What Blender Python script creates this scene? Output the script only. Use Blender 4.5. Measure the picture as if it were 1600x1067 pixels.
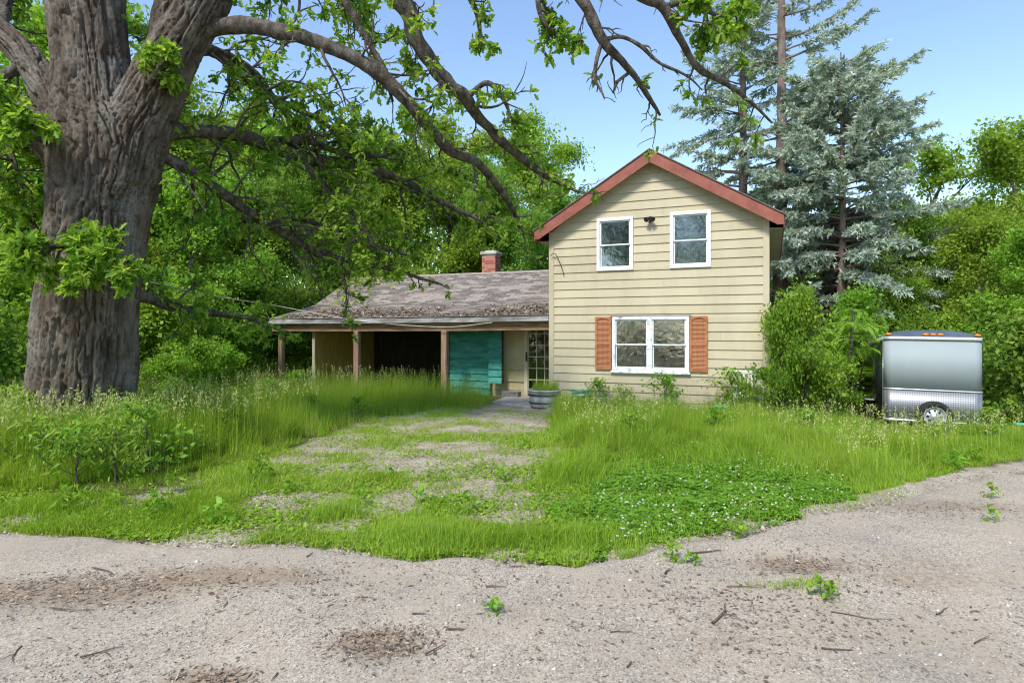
import bpy, bmesh, math, random
import numpy as np
from mathutils import Vector, Matrix
random.seed(7); RNG = np.random.default_rng(7)
PI = math.pi
sc = bpy.context.scene
col = sc.collection
for o in list(bpy.data.objects): bpy.data.objects.remove(o)

# ------------------------------------------------------------------ camera, sky, sun, exposure
F, HX, HY, HC = 960.0, 800.0, 515.0, 1.75          # focal length in photo pixels, principal x, horizon y, camera height
cd = bpy.data.cameras.new('camera'); cam = bpy.data.objects.new('camera', cd); col.objects.link(cam)
cam.location = (0, 0, HC); cam.rotation_euler = (PI/2, 0, 0)
cd.sensor_width = 36; cd.lens = 36*F/1600; cd.shift_y = -(533.5-HY)/1600
cd.clip_start = .05; cd.clip_end = 2000
sc.camera = cam
SUN_EL, SUN_AZ = math.radians(50), math.radians(-148)   # azimuth measured clockwise from +Y (sun high behind the camera, to the left)
w = bpy.data.worlds.new('World'); sc.world = w; w.use_nodes = True
nt = w.node_tree; bg = nt.nodes['Background']
sky = nt.nodes.new('ShaderNodeTexSky'); sky.sky_type = 'NISHITA'; sky.sun_disc = False
sky.sun_elevation = SUN_EL; sky.sun_rotation = SUN_AZ; sky.altitude = 200
sky.air_density = 1.0; sky.dust_density = .5; sky.ozone_density = 1.5
nt.links.new(sky.outputs[0], bg.inputs[0]); bg.inputs[1].default_value = 0.125
sl = bpy.data.lights.new('sun', 'SUN'); sl.energy = 2.0; sl.angle = math.radians(12); sl.color = (1, .95, .86)
sun = bpy.data.objects.new('sun', sl); col.objects.link(sun)
sd = Vector((math.sin(SUN_AZ)*math.cos(SUN_EL), math.cos(SUN_AZ)*math.cos(SUN_EL), math.sin(SUN_EL)))
sun.rotation_euler = sd.to_track_quat('Z', 'Y').to_euler(); sun.location = sd*60
sc.view_settings.view_transform = 'Standard'; sc.view_settings.look = 'None'
sc.view_settings.exposure = 1.2; sc.view_settings.gamma = 1
sc.view_settings.use_curve_mapping = False
cy = sc.cycles
cy.use_denoising = True; cy.max_bounces = 9; cy.diffuse_bounces = 7; cy.glossy_bounces = 3
cy.transmission_bounces = 4; cy.transparent_max_bounces = 8; cy.caustics_reflective = False; cy.caustics_refractive = False
cy.sample_clamp_indirect = 6; cy.filter_width = 1.15

# ------------------------------------------------------------------ helpers
def P(px, py, d):                                   # photo pixel + distance -> point
    return np.array([(px-HX)/F*d, d, HC+(HY-py)/F*d])
def sm(t): t = np.clip(t, 0, 1); return t*t*(3-2*t)
def gz(x, y):                                       # height of the ground
    x = np.asarray(x, float); y = np.asarray(y, float)
    z = -.26*sm((y-6.5)/6.5)*sm((x-4.5)/4.) - .08*sm((y-8)/7.)
    z = z + .012*np.sin(x*1.3+.7*y)*sm((y-3)/2) + .012*np.sin(y*1.7-.4*x)
    z = z + .10*np.exp(-((x+6.8)**2+(y-9.0)**2)/5.)
    return z
def G(px, py):                                      # photo pixel -> point on the ground
    d = F*HC/(py-HY)
    for _ in range(6):
        z = float(gz((px-HX)/F*d, d)); d = F*(HC-z)/(py-HY)
    return np.array([(px-HX)/F*d, d, float(gz((px-HX)/F*d, d))])

def hash3(ix, iy, iz, seed):
    h = (ix*374761393 + iy*668265263 + iz*2147483647 + seed*974634777) & 0xffffffff
    h = ((h ^ (h >> 13))*1274126177) & 0xffffffff
    h = ((h ^ (h >> 16))*2246822519) & 0xffffffff
    return ((h ^ (h >> 15)) & 0xffffff)/float(0xffffff)
def vn(p, seed=0):                                  # value noise 0..1, p (n,3)
    p = np.asarray(p, float); i = np.floor(p).astype(np.int64); f = p-i; f = f*f*f*(f*(f*6-15)+10)
    r = 0
    for a in (0, 1):
        for b in (0, 1):
            for c in (0, 1):
                wgt = (f[:, 0] if a else 1-f[:, 0])*(f[:, 1] if b else 1-f[:, 1])*(f[:, 2] if c else 1-f[:, 2])
                r = r + wgt*hash3(i[:, 0]+a, i[:, 1]+b, i[:, 2]+c, seed)
    return r
def fbm(p, oct=3, seed=0):
    p = np.asarray(p, float); r = 0; a = .5; s = 0
    for k in range(oct): r = r+a*vn(p*2**k, seed+k*17); s += a; a *= .5
    return r/s
def n2(x, y, k, seed=0, oct=2):
    return fbm(np.c_[np.ravel(x)*k, np.ravel(y)*k, np.zeros(np.size(x))+.37], oct, seed)

def mesh_np(name, v, faces, smooth=False, attrs=None):      # faces: list of (n,k) int arrays
    me = bpy.data.meshes.new(name); v = np.ascontiguousarray(v, np.float32)
    faces = [np.asarray(f, np.int32) for f in (faces if isinstance(faces, list) else [faces]) if len(f)]
    me.vertices.add(len(v)); me.vertices.foreach_set('co', v.ravel())
    nl = sum(f.size for f in faces); nf = sum(len(f) for f in faces)
    me.loops.add(nl); me.polygons.add(nf)
    me.loops.foreach_set('vertex_index', np.concatenate([f.ravel() for f in faces]))
    tot = np.concatenate([np.full(len(f), f.shape[1], np.int32) for f in faces])
    st = np.concatenate([[0], np.cumsum(tot)[:-1]]).astype(np.int32)
    me.polygons.foreach_set('loop_start', st)
    try: me.polygons.foreach_set('loop_total', tot)
    except Exception: pass
    if smooth: me.polygons.foreach_set('use_smooth', np.ones(nf, bool))
    for an, (dom, arr) in (attrs or {}).items():
        a = me.attributes.new(an, 'FLOAT', dom); a.data.foreach_set('value', np.ascontiguousarray(arr, np.float32))
    me.update(calc_edges=True); me.validate()
    return me
def put(name, me, m=None, parent=None, loc=None, rz=None, scale=None):
    o = bpy.data.objects.new(name, me); col.objects.link(o)
    if m is not None and me is not None and len(me.materials) == 0: me.materials.append(m)
    if parent is not None: o.parent = parent
    if loc is not None: o.location = Vector([float(q) for q in loc])
    if rz is not None: o.rotation_euler = (0, 0, rz)
    if scale is not None: o.scale = scale if hasattr(scale, '__len__') else (scale,)*3
    return o
def tag(o, label=None, cat=None, group=None, kind=None):
    if label: o['label'] = label
    if cat: o['category'] = cat
    if group: o['group'] = group
    if kind: o['kind'] = kind
    return o
def empty(name, loc=(0, 0, 0), rz=0, label=None, cat=None, group=None):
    o = bpy.data.objects.new(name, None); col.objects.link(o); o.empty_display_size = .2
    o.location = Vector([float(q) for q in loc]); o.rotation_euler = (0, 0, rz)
    return tag(o, label, cat, group)
class MB:
    def __init__(s): s.v = []; s.f = []
    def add(s, v, f):
        b = len(s.v); s.v += [tuple(float(c) for c in q) for q in v]; s.f += [tuple(b+i for i in q) for q in f]; return s
    def box(s, a, b):
        x0, y0, z0 = a; x1, y1, z1 = b
        return s.add([(x0,y0,z0),(x1,y0,z0),(x1,y1,z0),(x0,y1,z0),(x0,y0,z1),(x1,y0,z1),(x1,y1,z1),(x0,y1,z1)],
              [(0,3,2,1),(4,5,6,7),(0,1,5,4),(1,2,6,5),(2,3,7,6),(3,0,4,7)])
    def hexa(s, q):                                 # 8 corners, bottom ring then top ring
        return s.add(q, [(0,3,2,1),(4,5,6,7),(0,1,5,4),(1,2,6,5),(2,3,7,6),(3,0,4,7)])
    def prism(s, poly, ax, lo, hi):                 # polygon (2d) extruded along axis ax (0,1,2)
        n = len(poly)
        def q(p, t):
            r = list(p); r.insert(ax, t); return r
        s.add([q(p, lo) for p in poly]+[q(p, hi) for p in poly],
              [tuple(range(n))[::-1], tuple(range(n, 2*n))]+[(i, (i+1) % n, n+(i+1) % n, n+i) for i in range(n)])
        return s
    def tube(s, a, b, r0, r1=None, k=10):
        a = Vector(a); b = Vector(b); r1 = r0 if r1 is None else r1
        d = (b-a).normalized(); x = d.orthogonal().normalized(); y = d.cross(x)
        v = [a+(x*math.cos(t)+y*math.sin(t))*r0 for t in [2*PI*i/k for i in range(k)]]+[b+(x*math.cos(t)+y*math.sin(t))*r1 for t in [2*PI*i/k for i in range(k)]]
        return s.add(v, [tuple(range(k))[::-1], tuple(range(k, 2*k))]+[(i, (i+1) % k, k+(i+1) % k, k+i) for i in range(k)])
    def mesh(s, name, bevel=0, smooth=False):
        me = bpy.data.meshes.new(name); me.from_pydata(s.v, [], s.f)
        bm = bmesh.new(); bm.from_mesh(me); bmesh.ops.recalc_face_normals(bm, faces=bm.faces)
        if bevel: bmesh.ops.bevel(bm, geom=[e for e in bm.edges if e.calc_face_angle(0) > .5], offset=bevel, segments=1, affect='EDGES')
        bm.to_mesh(me); bm.free()
        if smooth: me.polygons.foreach_set('use_smooth', [True]*len(me.polygons))
        return me
    def build(s, name, m, parent=None, bevel=0, smooth=False): return put(name, s.mesh(name, bevel, smooth), m, parent)
def lathe(prof, k=32):                              # profile (r,z) -> verts, faces
    v = []; f = []; n = len(prof)
    for r, z in prof: v += [(r*math.cos(2*PI*i/k), r*math.sin(2*PI*i/k), z) for i in range(k)]
    for j in range(n-1):
        f += [(j*k+i, j*k+(i+1) % k, (j+1)*k+(i+1) % k, (j+1)*k+i) for i in range(k)]
    return v, f
def spline(pts, step):                              # pts (n, m) Catmull-Rom, resampled on the first 3 columns
    pts = np.asarray(pts, float); q = np.vstack([2*pts[0]-pts[1], pts, 2*pts[-1]-pts[-2]]); out = []
    for i in range(1, len(q)-2):
        L = np.linalg.norm(q[i+1, :3]-q[i, :3]); n = max(2, int(L/step)); t = np.linspace(0, 1, n, endpoint=False)[:, None]
        out.append(.5*(2*q[i]+(q[i+1]-q[i-1])*t+(2*q[i-1]-5*q[i]+4*q[i+1]-q[i+2])*t**2+(3*q[i]-q[i-1]-3*q[i+1]+q[i+2])*t**3))
    return np.vstack(out+[pts[-1:]])
def tube_np(p, r, k=8, noise=0., seed=0):           # path (n,3), radii (n,) -> verts, quads
    p = np.asarray(p, float); n = len(p); t = np.gradient(p, axis=0); t /= np.linalg.norm(t, axis=1)[:, None]+1e-9
    u = np.zeros((n, 3)); a = np.array([0, 0, 1.]) if abs(t[0, 2]) < .9 else np.array([1., 0, 0])
    a = a-t[0]*a.dot(t[0]); u[0] = a/np.linalg.norm(a)
    for i in range(1, n):
        a = u[i-1]-t[i]*u[i-1].dot(t[i]); u[i] = a/(np.linalg.norm(a)+1e-9)
    b = np.cross(t, u); th = np.arange(k)*2*PI/k
    rr = np.repeat(np.asarray(r)[:, None], k, 1)
    v = p[:, None]+(np.cos(th)[None, :, None]*u[:, None]+np.sin(th)[None, :, None]*b[:, None])*rr[..., None]
    if noise:
        nn = fbm(v.reshape(-1, 3)*7, 2, seed).reshape(n, k)-.5
        v = p[:, None]+(v-p[:, None])*(1+noise*2*nn)[..., None]
    idx = np.arange(n*k).reshape(n, k)
    f = np.stack([idx[:-1], np.roll(idx, -1, 1)[:-1], np.roll(idx, -1, 1)[1:], idx[1:]], -1).reshape(-1, 4)
    return v.reshape(-1, 3), f
class NB:                                           # collects numpy pieces
    def __init__(s): s.v = []; s.f = {}; s.n = 0; s.a = {}
    def add(s, v, f, rnd=None):
        f = np.asarray(f); s.v.append(v); s.f.setdefault(f.shape[1], []).append(f+s.n); s.n += len(v)
        if rnd is not None: s.a.setdefault(f.shape[1], []).append(np.broadcast_to(rnd, (len(f),)))
    def mesh(s, name, smooth=False):
        if not s.v: return None
        ks = sorted(s.f)
        at = None
        if s.a: at = {'rnd': ('FACE', np.concatenate([np.concatenate(s.a[k]) for k in ks]))}
        return mesh_np(name, np.vstack(s.v), [np.vstack(s.f[k]) for k in ks], smooth, at)

# ------------------------------------------------------------------ materials
def nodes(name):
    m = bpy.data.materials.new(name); m.use_nodes = True; t = m.node_tree
    return m, t, t.nodes['Principled BSDF'], t.nodes['Material Output']
def rampn(t, fac, stops):
    r = t.nodes.new('ShaderNodeValToRGB'); e = r.color_ramp.elements
    while len(e) < len(stops): e.new(.5)
    for i, (p, c) in enumerate(stops): e[i].position = p; e[i].color = (*c, 1)
    t.links.new(fac, r.inputs[0]); return r.outputs[0]
def noisen(t, scale, detail=4, rough=.55, stretch=(1, 1, 1), coord='Object', dist=0.):
    tc = t.nodes.new('ShaderNodeTexCoord'); mp = t.nodes.new('ShaderNodeMapping'); mp.inputs['Scale'].default_value = stretch
    n = t.nodes.new('ShaderNodeTexNoise'); n.inputs['Scale'].default_value = scale; n.inputs['Detail'].default_value = detail
    n.inputs['Roughness'].default_value = rough; n.inputs['Distortion'].default_value = dist
    t.links.new(tc.outputs[coord], mp.inputs[0]); t.links.new(mp.outputs[0], n.inputs[0]); return n.outputs[0]
def mixc(t, fac, a, b, mode='MIX'):
    x = t.nodes.new('ShaderNodeMix'); x.data_type = 'RGBA'; x.blend_type = mode
    if isinstance(fac, (int, float)): x.inputs[0].default_value = fac
    else: t.links.new(fac, x.inputs[0])
    for s, i in ((a, 6), (b, 7)):
        if isinstance(s, tuple): x.inputs[i].default_value = (*s, 1)
        else: t.links.new(s, x.inputs[i])
    return x.outputs[2]
def bumpn(t, h, strength, dist=.01):
    b = t.nodes.new('ShaderNodeBump'); b.inputs['Strength'].default_value = strength; b.inputs['Distance'].default_value = dist
    t.links.new(h, b.inputs['Height']); return b.outputs[0]
def M(name, c1, c2=None, scale=4, rough=.8, bump=0., bscale=40, bdist=.01, stretch=(1, 1, 1), metal=0., spec=.35, c3=None, lo=.35, hi=.65):
    m, t, p, out = nodes(name)
    c2 = c2 or c1
    st = [(lo, c1), (hi, c2)] if c3 is None else [(lo, c1), ((lo+hi)/2, c2), (hi, c3)]
    c = rampn(t, noisen(t, scale, 6, .6, stretch), st)
    t.links.new(c, p.inputs['Base Color']); p.inputs['Roughness'].default_value = rough; p.inputs['Metallic'].default_value = metal
    p.inputs['Specular IOR Level'].default_value = spec
    if bump: t.links.new(bumpn(t, noisen(t, bscale, 4, .6, stretch), bump, bdist), p.inputs['Normal'])
    return m
def leafmat(name, stops, trans=.4, rough=.5, spec=.25, hue=.0):
    m, t, p, out = nodes(name)
    at = t.nodes.new('ShaderNodeAttribute'); at.attribute_name = 'rnd'
    c = rampn(t, at.outputs['Fac'], stops)
    oi = t.nodes.new('ShaderNodeObjectInfo')
    hs = t.nodes.new('ShaderNodeHueSaturation')
    mr = t.nodes.new('ShaderNodeMapRange'); mr.inputs[3].default_value = .5-hue; mr.inputs[4].default_value = .5+hue
    t.links.new(oi.outputs['Random'], mr.inputs[0]); t.links.new(mr.outputs[0], hs.inputs['Hue']); t.links.new(c, hs.inputs['Color'])
    mv = t.nodes.new('ShaderNodeMapRange'); mv.inputs[3].default_value = 1-hue*5; mv.inputs[4].default_value = 1+hue*5
    t.links.new(oi.outputs['Random'], mv.inputs[0]); t.links.new(mv.outputs[0], hs.inputs['Value'])
    c = hs.outputs[0]
    t.links.new(c, p.inputs['Base Color']); p.inputs['Roughness'].default_value = rough; p.inputs['Specular IOR Level'].default_value = spec
    tr = t.nodes.new('ShaderNodeBsdfTranslucent')
    c2 = mixc(t, 1.0, c, (1.15, 1.1, .55), 'MULTIPLY'); t.links.new(c2, tr.inputs[0])
    mx = t.nodes.new('ShaderNodeMixShader'); mx.inputs[0].default_value = trans
    t.links.new(p.outputs[0], mx.inputs[1]); t.links.new(tr.outputs[0], mx.inputs[2]); t.links.new(mx.outputs[0], out.inputs[0])
    return m
LM = {
 'oak': leafmat('oak_leaf', [(0, (.10, .23, .022)), (.55, (.29, .47, .06)), (1, (.46, .61, .12))], .62),
 'tree': leafmat('tree_leaf', [(0, (.13, .26, .03)), (.5, (.30, .48, .065)), (1, (.47, .62, .12))], .56, hue=.018),
 'dark': leafmat('dark_leaf', [(0, (.09, .21, .03)), (.5, (.22, .39, .06)), (1, (.34, .50, .09))], .54, hue=.015),
 'shrub': leafmat('shrub_leaf', [(0, (.11, .24, .022)), (.5, (.23, .42, .04)), (1, (.38, .54, .075))], .5, hue=.015),
 'spruce': leafmat('spruce_needle', [(0, (.19, .26, .20)), (.5, (.45, .54, .48)), (1, (.68, .75, .69))], .35, .7),
 'grass': leafmat('grass_blade', [(0, (.14, .27, .022)), (.45, (.28, .45, .035)), (.85, (.40, .55, .065)), (1, (.52, .50, .20))], .48, .5),
 'clover': leafmat('clover_leaf', [(0, (.09, .23, .02)), (.6, (.19, .39, .035)), (1, (.32, .50, .06))], .42),
 'seed': leafmat('grass_seed', [(0, (.34, .42, .11)), (1, (.55, .54, .24))], .3, .8),
}
WOOD = M('grey_bark', (.055, .042, .032), (.12, .098, .078), 11, .95, 1., 45, .04, (1, 1, .5), c3=(.20, .175, .145))
TWIG = M('twig_bark', (.06, .05, .038), (.14, .12, .095), 14, .95, .6, 60, .01)
def bark_mat():
    m, t, p, out = nodes('oak_bark')
    c = rampn(t, noisen(t, 6, 8, .65, (1, 1, .3)), [(.3, (.070, .053, .038)), (.5, (.140, .113, .088)), (.72, (.245, .212, .175))])
    li = rampn(t, noisen(t, 1.3, 5, .6), [(.52, (0, 0, 0)), (.68, (1, 1, 1))])
    c = mixc(t, li, c, (.22, .205, .18))
    t.links.new(c, p.inputs['Base Color']); p.inputs['Roughness'].default_value = .95; p.inputs['Specular IOR Level'].default_value = .15
    t.links.new(bumpn(t, noisen(t, 34, 8, .7, (1, 1, .3)), .9, .03), p.inputs['Normal'])
    return m
BARK = bark_mat()

# ------------------------------------------------------------------ ground
def inpoly(x, y, poly):
    r = np.zeros(np.shape(x), bool); n = len(poly); j = n-1
    for i in range(n):
        xi, yi = poly[i][:2]; xj, yj = poly[j][:2]
        c = ((yi > y) != (yj > y)) & (x < (xj-xi)*(y-yi)/(yj-yi+1e-12)+xi); r ^= c; j = i
    return r
def gp(*pts): return [G(a, b)[:2] for a, b in pts]
EDGE_PX = [(-700, 822), (-300, 822), (0, 832), (140, 838), (300, 852), (440, 850), (560, 862), (640, 876), (720, 870), (800, 876), (900, 886), (960, 872), (1010, 858), (1080, 846), (1150, 838), (1220, 818), (1290, 797), (1380, 788), (1430, 770), (1500, 752), (1600, 738), (1750, 722), (2100, 700)]
EDGE = np.array([G(a, b)[:2] for a, b in EDGE_PX])
def edge_y(x): return np.interp(x, EDGE[:, 0], EDGE[:, 1])+.10*(n2(x, x*0, 3.1, 5, 4)-.5)*2
APPROACH = gp((250, 858), (120, 800), (330, 745), (480, 690), (600, 652), (740, 628), (880, 634), (860, 660), (905, 700), (960, 745), (900, 790), (860, 830), (700, 875), (500, 862))
def ground():
    ax = np.unique(np.concatenate([np.linspace(-14, 14, 181), np.sign(np.linspace(-1, 1, 61))*(14+286*np.abs(np.linspace(-1, 1, 61))**3)]))
    ay = np.unique(np.concatenate([np.linspace(0, 20, 131), -np.linspace(0, 1, 20)**2*60, 20+np.linspace(0, 1, 40)**3*380]))
    X, Y = np.meshgrid(ax, ay, indexing='xy'); Z = gz(X, Y)
    Z = Z+(.03*(n2(X, Y, 1.2, 3, 4)-.5)).reshape(X.shape)*np.exp(-np.maximum(0, Y-15)/8)
    dy = Y-(edge_y(X.ravel()).reshape(X.shape)); Z = Z-np.where(dy < .05, .03, 0)
    ny, nx = X.shape; idx = np.arange(nx*ny).reshape(ny, nx)
    f = np.stack([idx[:-1, :-1], idx[:-1, 1:], idx[1:, 1:], idx[1:, :-1]], -1).reshape(-1, 4)
    x, y = X.ravel(), Y.ravel()
    a = inpoly(x+.5*(n2(x, y, 1.5, 8)-.5), y+.7*(n2(x, y, 1.4, 9)-.5), APPROACH).astype(float)
    near = (y < edge_y(x)+.55+.5*(n2(x, y, .9, 4)-.5)) & (y > -5)
    a = np.maximum(a, near.astype(float))
    me = mesh_np('ground', np.c_[x, y, Z.ravel()], f, True, {'grav': ('POINT', a)})
    m, t, p, out = nodes('soil_and_gravel')
    at = t.nodes.new('ShaderNodeAttribute'); at.attribute_name = 'grav'
    soil = rampn(t, noisen(t, 5, 6), [(.35, (.055, .045, .022)), (.65, (.12, .13, .04))])
    v = t.nodes.new('ShaderNodeTexVoronoi'); v.inputs['Scale'].default_value = 34; v.inputs['Randomness'].default_value = 1
    tc = t.nodes.new('ShaderNodeTexCoord'); t.links.new(tc.outputs['Object'], v.inputs['Vector'])
    g1 = rampn(t, v.outputs['Color'], [(.1, (.24, .20, .155)), (.5, (.40, .35, .285)), (.95, (.58, .53, .46))])
    g2 = rampn(t, noisen(t, 2.2, 8, .65), [(.35, (.22, .165, .11)), (.5, (.34, .28, .20)), (.65, (.47, .41, .33))])
    gr = mixc(t, .62, g1, g2)
    t.links.new(mixc(t, at.outputs['Fac'], soil, gr), p.inputs['Base Color']); p.inputs['Roughness'].default_value = .95; p.inputs['Specular IOR Level'].default_value = .1
    b1 = bumpn(t, v.outputs['Distance'], .8, -.02)
    t.links.new(b1, p.inputs['Normal'])
    tag(put('ground', me, m), kind='structure')
ground()
def driveway():
    xs = np.linspace(-11, 15, 391); T = np.concatenate([np.linspace(0, .6, 12)[:-1], np.linspace(.6, 1, 75)])
    X = np.repeat(xs[None], len(T), 0); ey = edge_y(xs); Y = -7+(ey[None]+7)*T[:, None]
    Z = gz(X, Y)+.004+.014*(n2(X, Y, 2.2, 12, 3)-.5).reshape(X.shape)+.03*(n2(X, Y, .5, 14)-.5).reshape(X.shape)
    # shallow worn hollows
    for (px, py, r, dpt) in ((600, 1005, .22, .03), (90, 925, .5, .02), (1250, 880, .35, .02)):
        c = G(px, py); Z = Z-dpt*np.exp(-((X-c[0])**2+((Y-c[1])*1.4)**2)/r**2)
    Z = Z-np.where(T[:, None] > .995, .03, 0)
    ny, nx = X.shape; idx = np.arange(nx*ny).reshape(ny, nx)
    f = np.stack([idx[:-1, :-1], idx[:-1, 1:], idx[1:, 1:], idx[1:, :-1]], -1).reshape(-1, 4)
    x, y = X.ravel(), Y.ravel(); dirt = np.zeros(len(x))
    nz = n2(x, y, 2.6, 31, 4)
    for (px, py, rx, ry, s) in ((600, 1000, .33, .22, 1.2), (80, 925, 1.1, .30, 1.1), (330, 905, .9, .22, .9), (1250, 880, .5, .25, .9), (330, 1062, .3, .15, .9), (1200, 990, .8, .5, .55), (800, 960, .6, .3, .35), (1500, 900, 1.2, .5, .5), (1450, 790, 1.5, .35, .8), (1100, 930, .7, .25, .5), (700, 905, .9, .2, .35)):
        c = G(px, py); e = ((x-c[0])/rx)**2+((y-c[1])/ry)**2
        dirt = np.maximum(dirt, s*np.exp(-e)*(.55+.9*nz))
    dirt = np.clip(dirt+.9*np.maximum(0, n2(x, y, 1.1, 41, 4)-.53), 0, 1)
    me = mesh_np('driveway', np.c_[x, y, Z.ravel()], f, True, {'dirt': ('POINT', dirt)})
    m, t, p, out = nodes('worn_asphalt_gravel')
    at = t.nodes.new('ShaderNodeAttribute'); at.attribute_name = 'dirt'
    tc = t.nodes.new('ShaderNodeTexCoord')
    v = t.nodes.new('ShaderNodeTexVoronoi'); v.inputs['Scale'].default_value = 95; t.links.new(tc.outputs['Object'], v.inputs['Vector'])
    agg = rampn(t, v.outputs['Color'], [(.0, (.15, .13, .115)), (.35, (.322, .292, .246)), (.7, (.415, .38, .324)), (1, (.56, .525, .465))])
    big = rampn(t, noisen(t, 1.1, 6, .65), [(.3, (.86, .84, .82)), (.7, (1.28, 1.21, 1.13))])
    c = mixc(t, 1., agg, big, 'MULTIPLY')
    fine = rampn(t, noisen(t, 160, 3, .7), [(.25, (.72, .70, .68)), (.75, (1.2, 1.18, 1.15))])
    c = mixc(t, .8, c, fine, 'MULTIPLY')
    sand = rampn(t, noisen(t, 1.3, 8, .65), [(.46, (0, 0, 0)), (.66, (.75, .75, .75))])
    c = mixc(t, sand, c, (.41, .34, .255))
    dc = rampn(t, noisen(t, 60, 5, .75), [(.3, (.15, .105, .065)), (.55, (.29, .215, .145)), (.8, (.44, .35, .25))])
    # dirt mask broken up with noise
    ma = t.nodes.new('ShaderNodeMath'); ma.operation = 'MULTIPLY_ADD'; t.links.new(noisen(t, 22, 6, .7), ma.inputs[0]); ma.inputs[1].default_value = 2.0; ma.inputs[2].default_value = -1.05
    mb = t.nodes.new('ShaderNodeMath'); mb.operation = 'ADD'; mb.use_clamp = True; t.links.new(ma.outputs[0], mb.inputs[0]); t.links.new(at.outputs['Fac'], mb.inputs[1])
    mk = rampn(t, mb.outputs[0], [(.40, (0, 0, 0)), (.85, (.75, .75, .75))])
    c = mixc(t, mk, c, dc)
    t.links.new(c, p.inputs['Base Color']); p.inputs['Roughness'].default_value = .95; p.inputs['Specular IOR Level'].default_value = .12
    h = mixc(t, .5, v.outputs['Distance'], noisen(t, 120, 4, .7))
    t.links.new(bumpn(t, h, .7, .008), p.inputs['Normal'])
    tag(put('driveway', me, m), kind='structure')
driveway()

# ------------------------------------------------------------------ farmhouse
A = np.array([.952, 15.24]); Bc = np.array([5.542, 13.30])
W = float(np.linalg.norm(Bc-A)); U = (Bc-A)/W; V = np.array([-U[1], U[0]]); HANG = math.atan2(U[1], U[0])
def hp(px, py, v0=0.):                               # photo pixel -> (u, z) on the house plane v = v0
    d = np.array([(px-HX)/F, 1.]); o = -A
    k = (v0-o.dot(V))/d.dot(V); q = o+d*k
    return float(q.dot(U)), HC+(HY-py)/F*k
GB = -.14                                            # ground at the house
def paint_mat():
    m, t, p, out = nodes('cream_siding_paint'); oi = t.nodes.new('ShaderNodeObjectInfo')
    c = rampn(t, noisen(t, 1.4, 8, .65, (1, 1, .35)), [(.3, (.445, .388, .262)), (.5, (.51, .447, .305)), (.7, (.555, .488, .343))])
    v = rampn(t, oi.outputs['Random'], [(0, (.93, .93, .92)), (1, (1.05, 1.05, 1.06))]); c = mixc(t, 1., c, v, 'MULTIPLY')
    g = rampn(t, noisen(t, 9, 10, .75, (.5, 1, 2.)), [(.60, (0, 0, 0)), (.78, (.55, .55, .55))]); c = mixc(t, g, c, (.33, .29, .19))
    t.links.new(c, p.inputs['Base Color']); p.inputs['Roughness'].default_value = .6; p.inputs['Specular IOR Level'].default_value = .3
    t.links.new(bumpn(t, noisen(t, 70, 5, .6, (.25, 1, 2)), .18, .003), p.inputs['Normal']); return m
PAINT = paint_mat()
WHITE = M('white_window_paint', (.70, .72, .75), (.82, .83, .85), 6, .5, .1, 70, .002)
PEEL = M('peeling_white_paint', (.30, .28, .26), (.66, .68, .70), 9, .75, .5, 60, .006, c3=(.8, .82, .85), lo=.3, hi=.55)
FASC = M('red_fascia_paint', (.20, .062, .042), (.29, .092, .062), 3.5, .6, .25, 40, .004, (1, 1, 1), c3=(.33, .125, .09), lo=.3, hi=.75)
SHUT = M('orange_shutter_paint', (.30, .105, .035), (.40, .155, .06), 6, .6, .2, 50, .003, c3=(.45, .20, .09))
ROOFM = M('roof_underlay', (.06, .05, .045), (.1, .085, .075), 5, .95)
SOFF = M('soffit_paint', (.34, .31, .22), (.44, .40, .29), 3, .7)
WALLI = M('inner_wall_paint', (.36, .31, .24), (.46, .40, .32), 1.5, .9)
TEAL = M('teal_paint', (.018, .15, .115), (.035, .235, .18), 3, .6, .3, 30, .004, (1, 1, 3), c3=(.07, .29, .235))
KHAKI = M('khaki_panel_paint', (.38, .33, .175), (.47, .41, .235), 2, .7)
YBOARD = M('ochre_board', (.33, .23, .06), (.44, .33, .10), 7, .8, .4, 30, .006, (3, 3, .3))
BROWNW = M('brown_timber', (.15, .085, .045), (.27, .165, .09), 6, .85, .5, 40, .006, (.3, 3, 3), c3=(.34, .22, .12))
POSTM = M('weathered_post', (.20, .12, .075), (.33, .225, .155), 6, .85, .5, 40, .006, (3, 3, .3))
GREYW = M('weathered_grey_trim', (.14, .13, .115), (.27, .265, .26), 4, .85, .5, 40, .006, (.4, 2, 2), c3=(.42, .42, .42))
SHADEW = M('shade_darkened_boards', (.018, .013, .009), (.045, .032, .02), 4, .9, .4, 30, .006, (3, 3, .3))  # dark brown boards taken near black, porch shade put into the colour
CONC = M('worn_concrete', (.32, .30, .265), (.50, .47, .42), 5, .9, .5, 50, .006)
METALD = M('dark_metal', (.04, .038, .035), (.09, .08, .07), 20, .5, metal=.6)
SCREEN = M('grey_window_blind', (.50, .50, .52), (.60, .60, .62), 3, .9)
CURT = M('tan_curtain', (.42, .34, .27), (.55, .46, .37), 3, .9, .4, 10, .02, (6, 6, .3))
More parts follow.
